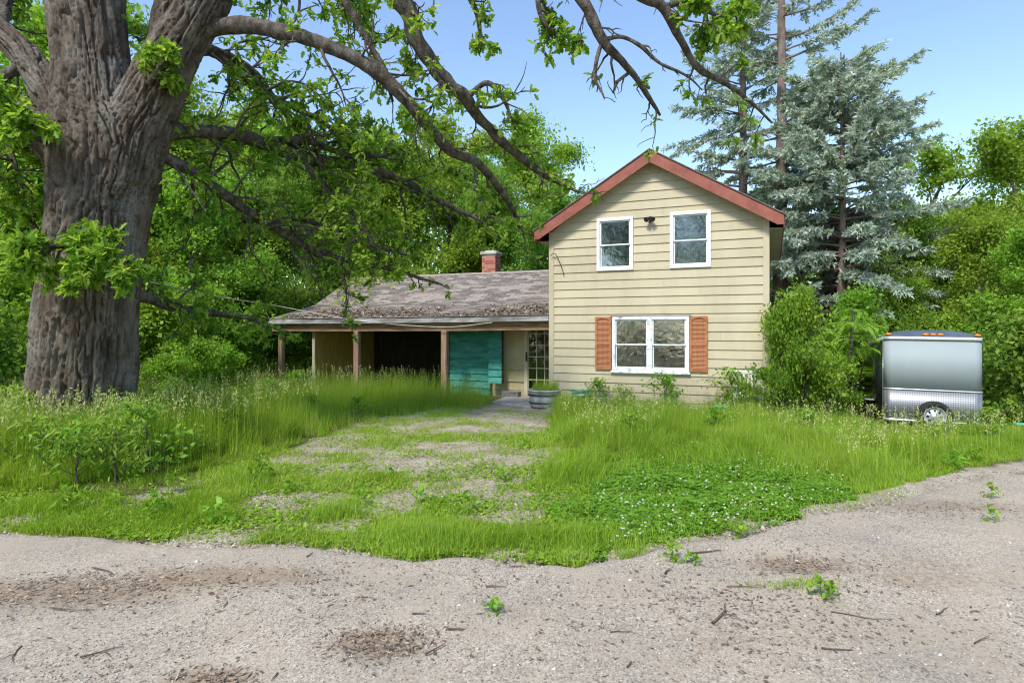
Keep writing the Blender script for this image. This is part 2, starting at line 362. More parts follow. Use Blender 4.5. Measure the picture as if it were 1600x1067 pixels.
def glass(name, mixf=.5, tint=(.75, .82, .8)):
    m, t, p, out = nodes(name); t.nodes.remove(p)
    tr = t.nodes.new('ShaderNodeBsdfTransparent'); tr.inputs[0].default_value = (*tint, 1)
    gl = t.nodes.new('ShaderNodeBsdfGlossy'); gl.inputs['Roughness'].default_value = .02
    fr = t.nodes.new('ShaderNodeFresnel'); fr.inputs[0].default_value = 1.75
    ad = t.nodes.new('ShaderNodeMath'); ad.operation = 'MULTIPLY_ADD'; ad.use_clamp = True; ad.inputs[1].default_value = 1.2; ad.inputs[2].default_value = mixf*.15
    t.links.new(fr.outputs[0], ad.inputs[0])
    b = bumpn(t, noisen(t, 5.5, 3, .6, dist=1.2), .16, .03); t.links.new(b, gl.inputs['Normal']); t.links.new(b, fr.inputs['Normal'])
    mx = t.nodes.new('ShaderNodeMixShader'); t.links.new(ad.outputs[0], mx.inputs[0]); t.links.new(tr.outputs[0], mx.inputs[1]); t.links.new(gl.outputs[0], mx.inputs[2])
    t.links.new(mx.outputs[0], out.inputs[0]); return m
GLASS = glass('old_window_glass')

house = empty('farmhouse', (A[0], A[1], 0), HANG, 'two storey cream clapboard farmhouse with red gable trim and low porch wing', 'house')
DEP = 6.4; EZ = 4.18; OV = .30; SL = .597; AP = EZ+SL*(W/2+OV)     # roof top line: eave end, overhang, slope, apex
def roof_z(u): return AP-SL*abs(u-W/2)
WT = lambda u: roof_z(u)-.16                          # top of the front wall under the roof
# openings (outer casing rectangles) on the front
def rect(x0, y0, x1, y1):
    a = hp(x0, (y0[0]+y0[1])/2)[0]; b = hp(x1, (y1[0]+y1[1])/2)[0]
    z1 = (hp(x0, y0[0])[1]+hp(x1, y0[1])[1])/2; z0 = (hp(x0, y1[0])[1]+hp(x1, y1[1])[1])/2
    return [a, b, z0, z1]
W1 = rect(933, (342, 339), 990, (424, 422)); W2 = rect(1047, (332, 329), 1111, (420, 417)); W3 = rect(957, (495, 494), 1077, (579, 582))
OPEN = [[a+.055, b-.055, c+.055, d-.055] for a, b, c, d in (W1, W2, W3)]
# wall core with openings
def cells(u0, u1, z0, z1, ops):                      # rectangles of [u0,u1]x[z0,z1] minus openings
    us = sorted({u0, u1, *[min(max(q, u0), u1) for o in ops for q in o[:2]]}); zs = sorted({z0, z1, *[min(max(q, z0), z1) for o in ops for q in o[2:]]})
    out = []
    for k in range(len(zs)-1):
        run = None
        for i in range(len(us)-1):
            cu, cz = (us[i]+us[i+1])/2, (zs[k]+zs[k+1])/2
            solid = not any(o[0] < cu < o[1] and o[2] < cz < o[3] for o in ops)
            if solid: run = [us[i], us[i+1]] if run is None else [run[0], us[i+1]]
            if (not solid or i == len(us)-2) and run is not None: out.append((*run, zs[k], zs[k+1])); run = None
    return out
mb = MB()
for a, b, c, d in cells(0.01, W-.01, GB-.3, WT(0), OPEN): mb.box((a, .012, c), (b, .11, d))
mb.prism([(.01, WT(0)), (W-.01, WT(W)), (W/2, WT(W/2))], 1, .012, .11)
front = mb.build('front_wall', WALLI, house)
# siding boards: each course one piece, cut round the windows
ZB0 = GB+.02; pitch = .2035; k = 0
while True:
    z0 = ZB0+k*pitch; z1 = z0+pitch+.012; k += 1
    if z0 > WT(W/2)-.05: break
    off = random.uniform(-.0015, .0015)
    jt = random.uniform(.8, W-.8)
    for a, b, c, d in [q for r in cells(.10, W-.10, z0, min(z1, WT(W/2)), [[o[0]-.02, o[1]+.02, o[2]-.02, o[3]+.02] for o in OPEN]) for q in (((r[0], jt-.0012, r[2], r[3]), (jt+.0012, r[1], r[2], r[3])) if r[0]+.25 < jt < r[1]-.25 else (r,))]:
        # clip to the gable
        def lim(z): return max(.10, W/2-(AP-.16-z)/SL), min(W-.10, W/2+(AP-.16-z)/SL)
        la, lb = lim(c); ta, tb = lim(d)
        a0, b0, a1, b1 = max(a, la), min(b, lb), max(a, ta), min(b, tb)
        if b0-a0 < .02: continue
        if b1 < a1: a1 = b1 = (a1+b1)/2
        f0 = -.030+.022*(c-z0)/pitch+off; f1 = -.030+.022*(d-z0)/pitch+off
        MB().hexa([(a0, f0, c), (b0, f0, c), (b0, .010, c), (a0, .010, c), (a1, f1, d), (b1, f1, d), (b1, .010, d), (a1, .010, d)]).build('siding_board', PAINT, front)
for u in (0, W-.10):
    MB().box((u-(.0 if u else .03), -.036, GB), (u+.10+(.03 if u else 0), .0, roof_z(0)-.20)).build('corner_board', PAINT, house, .006)
# side and back walls, floors
for nm, u0, u1 in (('left_wall', .0, .09), ('right_wall', W-.09, W)):
    wl = MB().box((u0, .112, GB-.3), (u1, DEP, WT(0))).build(nm, WALLI, house)
    so = -1 if u0 == 0 else 1; uo = u0 if so < 0 else u1
    kk = 0; ZS = ZB0 if so > 0 else ZB0
    while ZB0+kk*pitch < WT(0)-.05:
        z0 = ZB0+kk*pitch; z1 = min(z0+pitch+.012, WT(0)); kk += 1
        if so < 0 and z0 < 2.4: continue
        MB().hexa([(uo+so*.030, .0, z0), (uo+so*.030, DEP, z0), (uo+so*.001, DEP, z0), (uo+so*.001, 0, z0),
                   (uo+so*.008, .0, z1), (uo+so*.008, DEP, z1), (uo+so*.001, DEP, z1), (uo+so*.001, 0, z1)]).build('siding_board', PAINT, wl)
mb = MB().box((.09, DEP-.1, GB-.3), (W-.09, DEP, WT(0))); mb.prism([(.0, WT(0)), (W, WT(W)), (W/2, WT(W/2))], 1, DEP-.1, DEP); mb.build('back_wall', PAINT, house)
MB().box((.09, .112, .25), (W-.09, DEP-.1, .37)).build('ground_floor', BROWNW, house)
MB().box((.09, .112, 2.42), (W-.09, DEP-.1, 2.58)).build('upper_floor', WALLI, house)
MB().box((.09, 3.2, .37), (W-.09, 3.28, 2.42)).build('partition_wall', WALLI, house)
MB().box((.09, 3.2, 2.58), (W-.09, 3.28, WT(0))).build('partition_wall', WALLI, house)
# main roof
RF = -.27
roof = MB()
for s in (-1, 1):
    ue = W/2+s*(W/2+OV); n = [(ue, EZ-.12), (W/2, AP-.12), (W/2, AP), (ue, EZ)]
    roof.prism([(a, z) for a, z in n], 1, RF, DEP+.25)
roof = roof.build('roof', ROOFM, house)
SHG = [M('shingle_brown_a', (.17, .14, .118), (.255, .215, .185), 12, .95, .6, 90, .004), M('shingle_brown_b', (.245, .21, .18), (.34, .298, .262), 12, .95, .6, 90, .004), M('shingle_brown_c', (.11, .095, .085), (.19, .165, .15), 12, .95, .6, 90, .004)]
for s in (-1, 1):                                    # rake fascia with a plumb-cut foot
    ue = W/2+s*(W/2+OV+.012); h = .235
    zt = lambda u: roof_z(u)-.005
    MB().prism([(ue, zt(ue)), (W/2, zt(W/2)), (W/2, zt(W/2)-h*1.17), (ue-s*.12, zt(ue-s*.12)-h*1.17), (ue, zt(ue-s*.12)-h*1.17)], 1, RF-.03, RF-.003).build('rake_fascia', FASC, house)
    MB().prism([(ue-s*.015, zt(ue)-.125), (W/2, zt(W/2)-.125), (W/2, zt(W/2)-.15), (ue-s*.015, zt(ue)-.15)], 1, RF+.0, -.032).build('rake_soffit', SOFF, house)
    # drip edge of dark shingles above the fascia
    MB().prism([(ue+s*.03, zt(ue)-.01), (W/2, AP+.004), (W/2, AP+.03), (ue+s*.03, zt(ue)+.016)], 1, RF-.055, DEP+.27).build('shingle_layer', SHG[2], house)
    e0 = W/2+s*(W/2+.032); e1 = ue-s*.014
    MB().box((min(e0, e1), -.0, EZ-.26), (max(e0, e1), DEP+.2, EZ-.235)).build('eave_soffit', SOFF, house)
    MB().box((min(ue-s*.012, ue+s*.012), RF+.002, EZ-.235-.03), (max(ue-s*.012, ue+s*.012), DEP+.2, EZ-.02)).build('eave_fascia', FASC, house)
# windows
def window(r, casing, m, cols=1, parts=None, sill=False, mull=.10):
    a, b, c, d = r; f = put('window', None, None, house)
    mb = MB(); cw = casing
    mb.box((a, -.055, c), (a+cw, .02, d)); mb.box((b-cw, -.055, c), (b, .02, d))
    mb.box((a+cw, -.055, d-cw), (b-cw, .02, d)); mb.box((a+cw, -.055, c), (b-cw, .02, c+cw))
    for j in range(1, cols):
        x = a+(b-a)*j/cols; mb.box((x-mull/2, -.053, c+cw), (x+mull/2, .02, d-cw))
    fr = mb.build('window_frame', m, f, .004)
    mb = MB()
    for q in ((a+cw, d-cw), ):
        pass
    for j in range(cols):
        x0 = a+cw if j == 0 else a+(b-a)*j/cols+mull/2; x1 = b-cw if j == cols-1 else a+(b-a)*(j+1)/cols-mull/2
        zm = c+(d-c)*.485
        for half, (z0, z1, y) in enumerate(((c+cw, zm+.012, .012), (zm-.012, d-cw, -.022))):
            s = .032; y0, y1 = y, y+.026
            mb = MB(); mb.box((x0, y0, z0), (x0+s, y1, z1)); mb.box((x1-s, y0, z0), (x1, y1, z1)); mb.box((x0+s, y0, z0), (x1-s, y1, z0+s)); mb.box((x0+s, y0, z1-s), (x1-s, y1, z1))
            mb.build('sash', WHITE, f, .003)
            MB().box((x0+s, y+.010, z0+s), (x1-s, y+.014, z1-s)).build('pane', GLASS, f)
        for (kind, fr0, fr1, mm) in (parts[j] if parts else []):
            zz0 = c+cw+(d-c-2*cw)*fr0; zz1 = c+cw+(d-c-2*cw)*fr1
            if kind == 'curtain':
                n = 40; xs = np.linspace(x0, x1, n); v = []
                for x in xs: v += [(x, .085+.02*math.sin(x*52), zz0), (x, .085+.02*math.sin(x*52), zz1)]
                me = bpy.data.meshes.new(kind); me.from_pydata(v, [], [(2*i, 2*i+2, 2*i+3, 2*i+1) for i in range(n-1)]); put(kind, me, mm, f)
            else: MB().box((x0, .06, zz0), (x1, .064, zz1)).build(kind, mm, f)
    if sill: MB().box((a-.03, -.085, c-.045), (b+.03, -.012, c+.0)).build('sill', PEEL, f, .004)
    return f
window(W1, .075, WHITE, 1, [[('blind', 0, .5, SCREEN)]])
window(W2, .075, WHITE, 1)
f3 = window(W3, .07, PEEL, 2, [[('curtain', 0, 1, CURT)], [('blind', .42, 1, SCREEN)]], True, .11)
MB().box((W3[0]-.05, -.06, W3[3]+.002), (W3[1]+.05, -.028, W3[3]+.03)).build('head_trim', GREYW, f3)
# shutters
sx = [(931, 956.0), (1078, 1106)]
slat = MB().hexa([(0, .0, 0), (1, .0, 0), (1, .006, .0), (0, .006, 0), (0, .016, .024), (1, .016, .024), (1, .022, .024), (0, .022, .024)]).mesh('slat')
for x0, x1 in sx:
    a = hp(x0, 540)[0]; b = hp(x1, 540)[0]; c = W3[2]+.02; d = W3[3]-.0
    sh = put('shutter', None, None, house); fw = .045
    mb = MB(); yy0, yy1 = -.065, -.034
    mb.box((a, yy0, c), (a+fw, yy1, d)); mb.box((b-fw, yy0, c), (b, yy1, d)); zm = (c+d)/2
    mb.box((a+fw, yy0, c), (b-fw, yy1, c+.08)); mb.box((a+fw, yy0, zm-.03), (b-fw, yy1, zm+.03))
    # arched top rail
    n = 8; pts = [(a+fw, d), (b-fw, d)]
    arc = [(a+fw+(b-a-2*fw)*i/n, d-.085+.045*math.sin(PI*i/n)) for i in range(n+1)]
    mb.prism([(a+fw, d)]+arc+[(b-fw, d)], 1, yy0, yy1)
    mb.box((a+fw-.01, -.036, c+.02), (b-fw+.01, -.031, d-.02))
    mb.build('shutter_frame', SHUT, sh)
    for lo, hi in ((c+.082, zm-.032), (zm+.032, d-.075)):
        z = lo
        while z < hi-.01:
            o = put('slat', slat, SHUT, sh, (a+fw, -.058, z)); o.scale = (b-a-2*fw, 1, 1); z += .029
# twin floodlight on the gable
fx = put('floodlight', None, None, house); u0, z0 = hp(1017, 342)
MB().tube((u0, -.03, z0), (u0, -.075, z0), .055, .05, 14).build('base_plate', METALD, fx)
for s, dz in ((-1, .05), (1, .06)):
    mb = MB(); mb.tube((u0, -.07, z0), (u0+s*.04, -.13, z0+.01), .014)
    mb.tube((u0+s*.035, -.12, z0+.0), (u0+s*.075, -.20, z0-.05), .03, .062, 14); mb.build('lamp_head', METALD, fx)
mb = MB(); mb.tube((u0, -.07, z0-.02), (u0-.01, -.12, z0-.10), .022, .03); mb.build('motion_sensor', METALD, fx)
# loose service cable at the corner
pts = [hp(862, 401), hp(866, 397), hp(871, 399), hp(876, 410), hp(880, 422), hp(882, 431)]
pp = spline(np.array([[u, -.08-.03*math.sin(i), z] for i, (u, z) in enumerate(pts)]), .03)
v, f = tube_np(pp, np.full(len(pp), .009), 6); put('service_cable', mesh_np('service_cable', v, f, True), METALD, house)

# ---- porch wing (local u negative)
S0 = -9.08
prof = [(-.02, 2.10), (1.05, 2.335), (2.1, 2.60), (3.05, 3.10), (4.0, 3.60)]     # (v, z) top of the roof deck
bs = [p[0] for p in prof]; zs_ = [p[1] for p in prof]
def wing_z(u, v): return np.interp(v, bs, zs_)-.035*math.sin(PI*min(1, max(0, (u-S0)/-S0)))*(1-min(1, max(0, v)/4))-.04*max(0, (-5-u)/4)*(1-min(1, max(0, v)/4))
mb = MB(); us = np.linspace(S0, -.035, 25)
for i in range(24):
    for j in range(4):
        q = []
        for dz in (-.05, 0):
            for (uu, vv) in ((us[i], bs[j]), (us[i+1], bs[j]), (us[i+1], bs[j+1]), (us[i], bs[j+1])): q.append((uu, vv, wing_z(uu, vv)+dz))
        mb.hexa(q)
    q = []
    for dz in (-.05, 0):
        for (uu, vv, zz) in ((us[i], 4.0, wing_z(us[i], 4)), (us[i+1], 4.0, wing_z(us[i+1], 4)), (us[i+1], 8.0, 2.0), (us[i], 8.0, 2.0)): q.append((uu, vv, zz+dz))
    mb.hexa(q)
wroof = mb.build('porch_roof', ROOFM, house)
# shingle tabs: the 300 that show largest as pieces, the rest joined
tabs = []; arc = [0]
for j in range(4): arc.append(arc[-1]+math.hypot(bs[j+1]-bs[j], zs_[j+1]-zs_[j]))
EXPO = .135; TW = .305
def at_arc(s): return np.interp(s, arc, bs)
for r in range(int(arc[-1]/EXPO)+1):
    s0 = r*EXPO-.02; s1 = min(s0+EXPO+.03, arc[-1])
    x = S0-.02-(TW/2 if r % 2 else 0)-random.uniform(0, .04)
    while x < -.04:
        a = max(x+.004, S0-.02); b = min(x+TW-.004, -.037); x += TW
        if b-a > .03: tabs.append((r, a, b, s0+random.uniform(-.006, .006), s1))
def tab_geo(tb):
    r, a, b, s0, s1 = tb; q = []
    v0, v1 = at_arc(s0) if s0 > 0 else s0-.02, at_arc(s1); lift = .014+random.uniform(0, .006)
    for top in (0, 1):
        for (uu, vv, l) in ((a, v0, lift), (b, v0, lift), (b, v1, .005), (a, v1, .005)):
            q.append((uu, vv, wing_z(uu, max(vv, -.02))+l*.3+(.010*top+ (l*.7 if True else 0))))
    return q
tabs.sort(key=lambda t: -t[1]-t[3]*.3)
rest = [MB(), MB(), MB()]
for i, tb in enumerate(tabs):
    if i < 290: MB().hexa(tab_geo(tb)).build('shingle', random.choice(SHG), wroof)
    else: random.choice(rest).hexa(tab_geo(tb))
for k, rb in enumerate(rest): tag(rb.build('shingle_field', SHG[k], wroof), kind='stuff')
mb = MB()
u = S0
while u < -.1:
    z = wing_z(u, 4.0); b = min(u+.30, -.037); mb.hexa([(u, 3.86, z-.035), (b, 3.86, z-.03), (b, 4.14, z-.03), (u, 4.14, z-.035), (u, 3.9, z+.035), (b, 3.9, z+.04), (b, 4.1, z+.04), (u, 4.1, z+.035)]); u += .302
mb.build('ridge_cap', SHG[1], wroof)
# leaf litter on the low slope
lit = NB(); n = 4200
uu = RNG.uniform(S0+.3, -.1, n); vv = np.abs(RNG.normal(.55, .42, n))
keep = (n2(uu, vv, 1.1, 77, 3) > .40+.12*(uu > -4)*(uu < -2)) & (vv < 2.0); uu, vv = uu[keep], vv[keep]; n = len(uu)
zz = np.array([wing_z(a, b) for a, b in zip(uu, vv)])+.03+RNG.uniform(0, .015, n)
th = RNG.uniform(0, 2*PI, n); L = RNG.uniform(.025, .065, n); Wd = L*RNG.uniform(.25, .6, n)
c = np.c_[uu, vv, zz]; d1 = np.c_[np.cos(th), np.sin(th), RNG.normal(.22, .3, n)]*L[:, None]; d2 = np.c_[-np.sin(th), np.cos(th), RNG.normal(0, .4, n)]*Wd[:, None]
vq = np.stack([c-d1, c-d2, c+d1, c+d2], 1).reshape(-1, 3); lit.add(vq, np.arange(4*n).reshape(-1, 4), RNG.random(n))
LITM = leafmat('dead_leaf', [(0, (.13, .095, .07)), (.5, (.26, .21, .16)), (1, (.42, .36, .28))], .1, .9)
tag(put('leaf_litter', lit.mesh('leaf_litter'), LITM, wroof), kind='stuff')
# fascia and beam (sagging with the roof)
for nm, v0, v1, dz0, dz1, mm in (('porch_fascia', -.05, -.024, -.135, -.012, GREYW), ('porch_beam', .10, .22, -.36, -.14, BROWNW)):
    mb = MB()
    for i in range(24):
        q = []
        for dz in (dz0, dz1):
            for (a, v) in ((us[i], v0), (us[i+1], v0), (us[i+1], v1), (us[i], v1)): q.append((a, v, wing_z(a, 0)+dz))
        mb.hexa(q)
    mb.build(nm, mm, house)
mb = MB()
for j in range(4):
    q = []
    for dz in (-.17, -.012):
        for (a_, v_) in ((S0-.028, bs[j]), (S0-.004, bs[j]), (S0-.004, bs[j+1]), (S0-.028, bs[j+1])): q.append((a_, v_, wing_z(S0, v_)+dz))
    mb.hexa(q)
mb.build('gable_board', GREYW, house)
# posts
for px, wd in ((440, .16), (558, .17), (695, .17)):
    u = hp(px, 540, .16)[0]; t = wing_z(u, 0)-.36
    MB().box((u-wd/2, .08, GB-.3), (u+wd/2, .24, t)).build('porch_post', POSTM, house, .02)
# inner walls of the porch
uL = hp(492, 540, .35)[0]; uT = hp(698, 540, 1.1)[0]; uK = hp(785, 540, 1.2)[0]; VB = 3.3
swl = put('porch_side_wall', None, None, house)
v = .35; bw = .14
while v < VB:
    MB().box((uL-.02+random.uniform(0, .006), v+.004, GB-.2), (uL+.03, v+bw-.004, wing_z(uL, v)-.06)).build('board', YBOARD, swl); v += bw
MB().box((uL-.06, .30, GB-.2), (uL+.035, .345, 2.0)).build('edge_trim', SOFF, house)
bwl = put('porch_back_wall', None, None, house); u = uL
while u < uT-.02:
    MB().box((u+.004, VB+random.uniform(0, .008), GB-.2), (min(u+.2, uT)-.004, VB+.05, 3.1)).build('board', SHADEW, bwl); u += .2
MB().box((uT, 1.15, GB-.2), (uT+.06, VB, 2.34)).build('inner_wall', SHADEW, house)
MB().box((S0+.1, .3, GB-.3), (-.05, 7.5, GB-.03)).build('porch_floor', CONC, house)
MB().box((S0+.3, VB+.06, GB-.3), (uL, 7.6, 2.1)).build('wing_end_wall', KHAKI, house)
MB().box((uL, 7.5, GB-.3), (-.05, 7.6, 2.1)).build('wing_back_wall', KHAKI, house)
# teal boarded wall and the teal door hung open in front of the khaki panel
tw = put('teal_wall', None, None, house); ub = hp(766, 540, 1.1)[0]; z = GB+.06; k = 0
while z < 2.28:
    z1 = min(z+.205, 2.34); MB().hexa([(uT, 1.068, z), (ub, 1.068, z), (ub, 1.14, z), (uT, 1.14, z), (uT, 1.10, z1), (ub, 1.10, z1), (ub, 1.14, z1), (uT, 1.14, z1)]).build('board', TEAL, tw); z += .2
MB().box((uT-.0, 1.03, GB), (uT+.10, 1.064, 2.3)).build('edge_trim', TEAL, tw)
td = put('teal_door', None, None, house); va = .92; ua, uc = hp(763.5, 540, va)[0], hp(784, 540, va)[0]; z = hp(775, 599, va)[1]
z00 = z
while z < 2.1:
    MB().hexa([(ua, va-.03, z), (uc, va-.03, z), (uc, va+.04, z), (ua, va+.04, z), (ua, va, min(z+.19, 2.2)), (uc, va, min(z+.19, 2.2)), (uc, va+.04, min(z+.19, 2.2)), (ua, va+.04, min(z+.19, 2.2))]).build('board', TEAL, td); z += .195
MB().box((uc, va-.006, z00), (uc+.03, va+.045, 2.2)).build('door_edge', SHADEW, td)
# khaki panels, skirt boards, door
vk = 1.2; uD = hp(820, 540, vk)[0]
kw = put('khaki_wall', None, None, house); zz1 = hp(800, 596, vk)[1]; zz2 = hp(800, 578, vk)[1]
MB().box((ub-.1, vk, zz2+.004), (uD, vk+.05, 2.36)).build('panel', KHAKI, kw)
MB().box((ub-.1, vk+.003, zz1), (uD, vk+.05, zz2-.004)).build('panel', KHAKI, kw)
MB().hexa([(ub-.1, vk+.02, (zz1+GB)/2), (uD, vk+.02, (zz1+GB)/2), (uD, vk+.07, (zz1+GB)/2), (ub-.1, vk+.07, (zz1+GB)/2), (ub-.1, vk+.04, zz1-.004), (uD, vk+.04, zz1-.004), (uD, vk+.07, zz1-.004), (ub-.1, vk+.07, zz1-.004)]).build('skirt_board', KHAKI, kw)
MB().box((ub-.1, vk+.03, GB-.1), (uD, vk+.07, (zz1+GB)/2-.004)).build('skirt_board', KHAKI, kw)
door = put('glazed_door', None, None, house); u1 = uD+.10; DW = .80; DB = GB+.02; DT = 2.05
MB().box((uD, vk-.05, DB-.05), (uD+.10, vk+.06, 2.36)).build('door_jamb', PAINT, house)
MB().box((u1+DW+.004, vk-.05, DB-.05), (-.035, vk+.06, 2.36)).build('door_jamb', PAINT, house)
MB().box((u1, vk-.05, DT+.004), (u1+DW, vk+.06, 2.36)).build('door_head', PAINT, house)
fw = .05; gx0, gx1, gz0, gz1 = u1+.02, u1+DW-.09, DB+.20, DT-.10
mb = MB(); mb.box((u1, vk-.02, DB), (gx0, vk+.03, DT)); mb.box((gx1, vk-.02, DB), (u1+DW, vk+.03, DT)); mb.box((gx0, vk-.02, DB), (gx1, vk+.03, gz0)); mb.box((gx0, vk-.02, gz1), (gx1, vk+.03, DT)); mb.build('door_frame', PAINT, door)
mb = MB()
for i in range(1, 3): x = gx0+(gx1-gx0)*i/3; mb.box((x-.014, vk-.015, gz0), (x+.014, vk+.02, gz1))
for i in range(1, 6):
    z = gz0+(gz1-gz0)*i/6
    for c in range(3):
        x0 = gx0+(gx1-gx0)*c/3+(.014 if c else 0); x1 = gx0+(gx1-gx0)*(c+1)/3-(.014 if c < 2 else 0); mb.box((x0, vk-.015, z-.014), (x1, vk+.02, z+.014))
mb.build('muntin', PAINT, door)
for i in range(3):
    for j in range(6):
        x0 = gx0+(gx1-gx0)*i/3+.014; x1 = gx0+(gx1-gx0)*(i+1)/3-.014; z0 = gz0+(gz1-gz0)*j/6+.014; z1 = gz0+(gz1-gz0)*(j+1)/6-.014
        MB().box((x0, vk+.004, z0), (x1, vk+.008, z1)).build('pane', GLASS, door)
MB().tube((uD+.07, vk-.05, 1.05), (uD+.07, vk-.11, 1.05), .013).tube((uD+.07, vk-.10, 1.055), (uD+.07, vk-.10, .93), .013).box((uD+.045, vk-.062, .88), (uD+.095, vk-.051, 1.14)).build('door_handle', METALD, door)
MB().box((uD, vk+.9, GB), (-.1, vk+.95, 2.4)).build('hall_wall', WALLI, house)
# chimney
BR = [M('red_brick', (.32, .075, .045), (.42, .13, .085), 8, .9, .5, 60, .006), M('pale_brick', (.38, .16, .12), (.48, .25, .20), 8, .9, .5, 60, .006)]
ch = put('chimney', None, None, house); vcy = 4.35
ucx = hp(767.5, 410, vcy)[0]; zt = hp(767.5, 399, vcy)[1]; cw, cdp = .50, .42
MB().box((ucx-cw/2+.012, vcy-cdp/2+.012, 2.6), (ucx+cw/2-.012, vcy+cdp/2-.012, zt)).build('mortar_core', CONC, ch)
bx = MB().box((0, 0, 0), (1, 1, 1))
brm = [bx.mesh('brick') for _ in range(2)]; [m.materials.append(BR[i]) for i, m in enumerate(brm)]
z = zt-.66; r = 0
while z < zt-.05:
    hgt = .058
    for side in range(4):
        ln = cw if side % 2 == 0 else cdp; off = -(.11 if r % 2 else 0); x = off
        while x < ln-.02:
            a, b = max(x, 0)+.004, min(x+.215, ln)-.004; x += .22
            if b-a < .02: continue
            o = put('brick', random.choice(brm), None, ch); t_ = .02
            if side == 0: o.location = (ucx-cw/2+a, vcy-cdp/2, z); o.scale = (b-a, t_, hgt)
            elif side == 2: o.location = (ucx-cw/2+a, vcy+cdp/2-t_, z); o.scale = (b-a, t_, hgt)
            else: o.location = ((ucx+cw/2-t_+.001) if side == 1 else ucx-cw/2-.001, vcy-cdp/2+.02+a*(cdp-.04)/cdp, z); o.scale = (t_, (b-a)*(cdp-.04)/cdp, hgt)
    z += .068; r += 1
MB().box((ucx-cw/2-.05, vcy-cdp/2-.05, zt), (ucx+cw/2+.05, vcy+cdp/2+.05, zt+.10)).build('cap', CONC, ch, .02)
MB().box((ucx-.17, vcy-.14, zt+.10), (ucx+.17, vcy+.14, zt+.15)).build('flue', CONC, ch, .01)

# ---- things on and by the porch
def hw(u, v, z): return np.array([A[0]+U[0]*u+V[0]*v, A[1]+U[1]*u+V[1]*v, z])
s0, s1 = G(764, 629), G(876, 642); zt = GB+.08
pl = [s0[:2], s1[:2], hw(.12, -.045, 0)[:2], hw(-.03, -.045, 0)[:2], hw(-.045, 1.1, 0)[:2], hw(uK+.25, 1.1, 0)[:2]]
mb = MB(); mb.prism([tuple(q) for q in pl], 2, GB-.15, zt)
tag(mb.build('porch_slab', CONC, None, .012), 'worn pale concrete slab laid before the glazed porch door', 'slab')
# tub planter
GALV = M('weathered_tub_metal', (.28, .29, .30), (.42, .43, .45), 5, .6, .2, 20, .01, (1, 1, .3), metal=.25, c3=(.55, .56, .58))
tc_ = P(851, 628, 14.55); tc_[2] = zt
tub = empty('planter_tub', tc_, 0, 'round grey weathered tub planter holding grassy weeds on the porch slab', 'planter')
v, f = lathe([(.0, .0), (.335, 0), (.35, .02), (.37, .17), (.375, .19), (.37, .21), (.39, .36), (.41, .37), (.405, .40), (.38, .40), (.37, .33), (0, .33)], 36)
put('tub', MB().add(v, f).mesh('tub', 0, True), GALV, tub)
for z, r in ((.10, .362), (.28, .383)):
    v, f = lathe([(r, z-.02), (r+.012, z-.015), (r+.012, z+.015), (r+.004, z+.02)], 36); put('hoop', MB().add(v, f).mesh('hoop'), METALD, tub)
v, f = lathe([(0, .345), (.2, .35), (.365, .335)], 24); put('soil', MB().add(v, f).mesh('soil'), M('potting_soil', (.03, .022, .015), (.07, .05, .03), 30, .95), tub)
# grey metal box under the teal door
bp = hw(hp(800, 605, 1.0)[0], .95, GB-.03)
tag(MB().box((-.24, -.12, 0), (.24, .12, .22)).box((-.25, -.13, .22), (.25, .13, .245)).build('metal_box', M('dull_grey_metal', (.16, .16, .155), (.26, .26, .25), 8, .6, metal=.4), None, .008), 'small dull grey lidded box on the porch floor under the khaki wall', 'box')
o = bpy.data.objects['metal_box']; o.location = bp; o.rotation_euler = (0, 0, HANG)

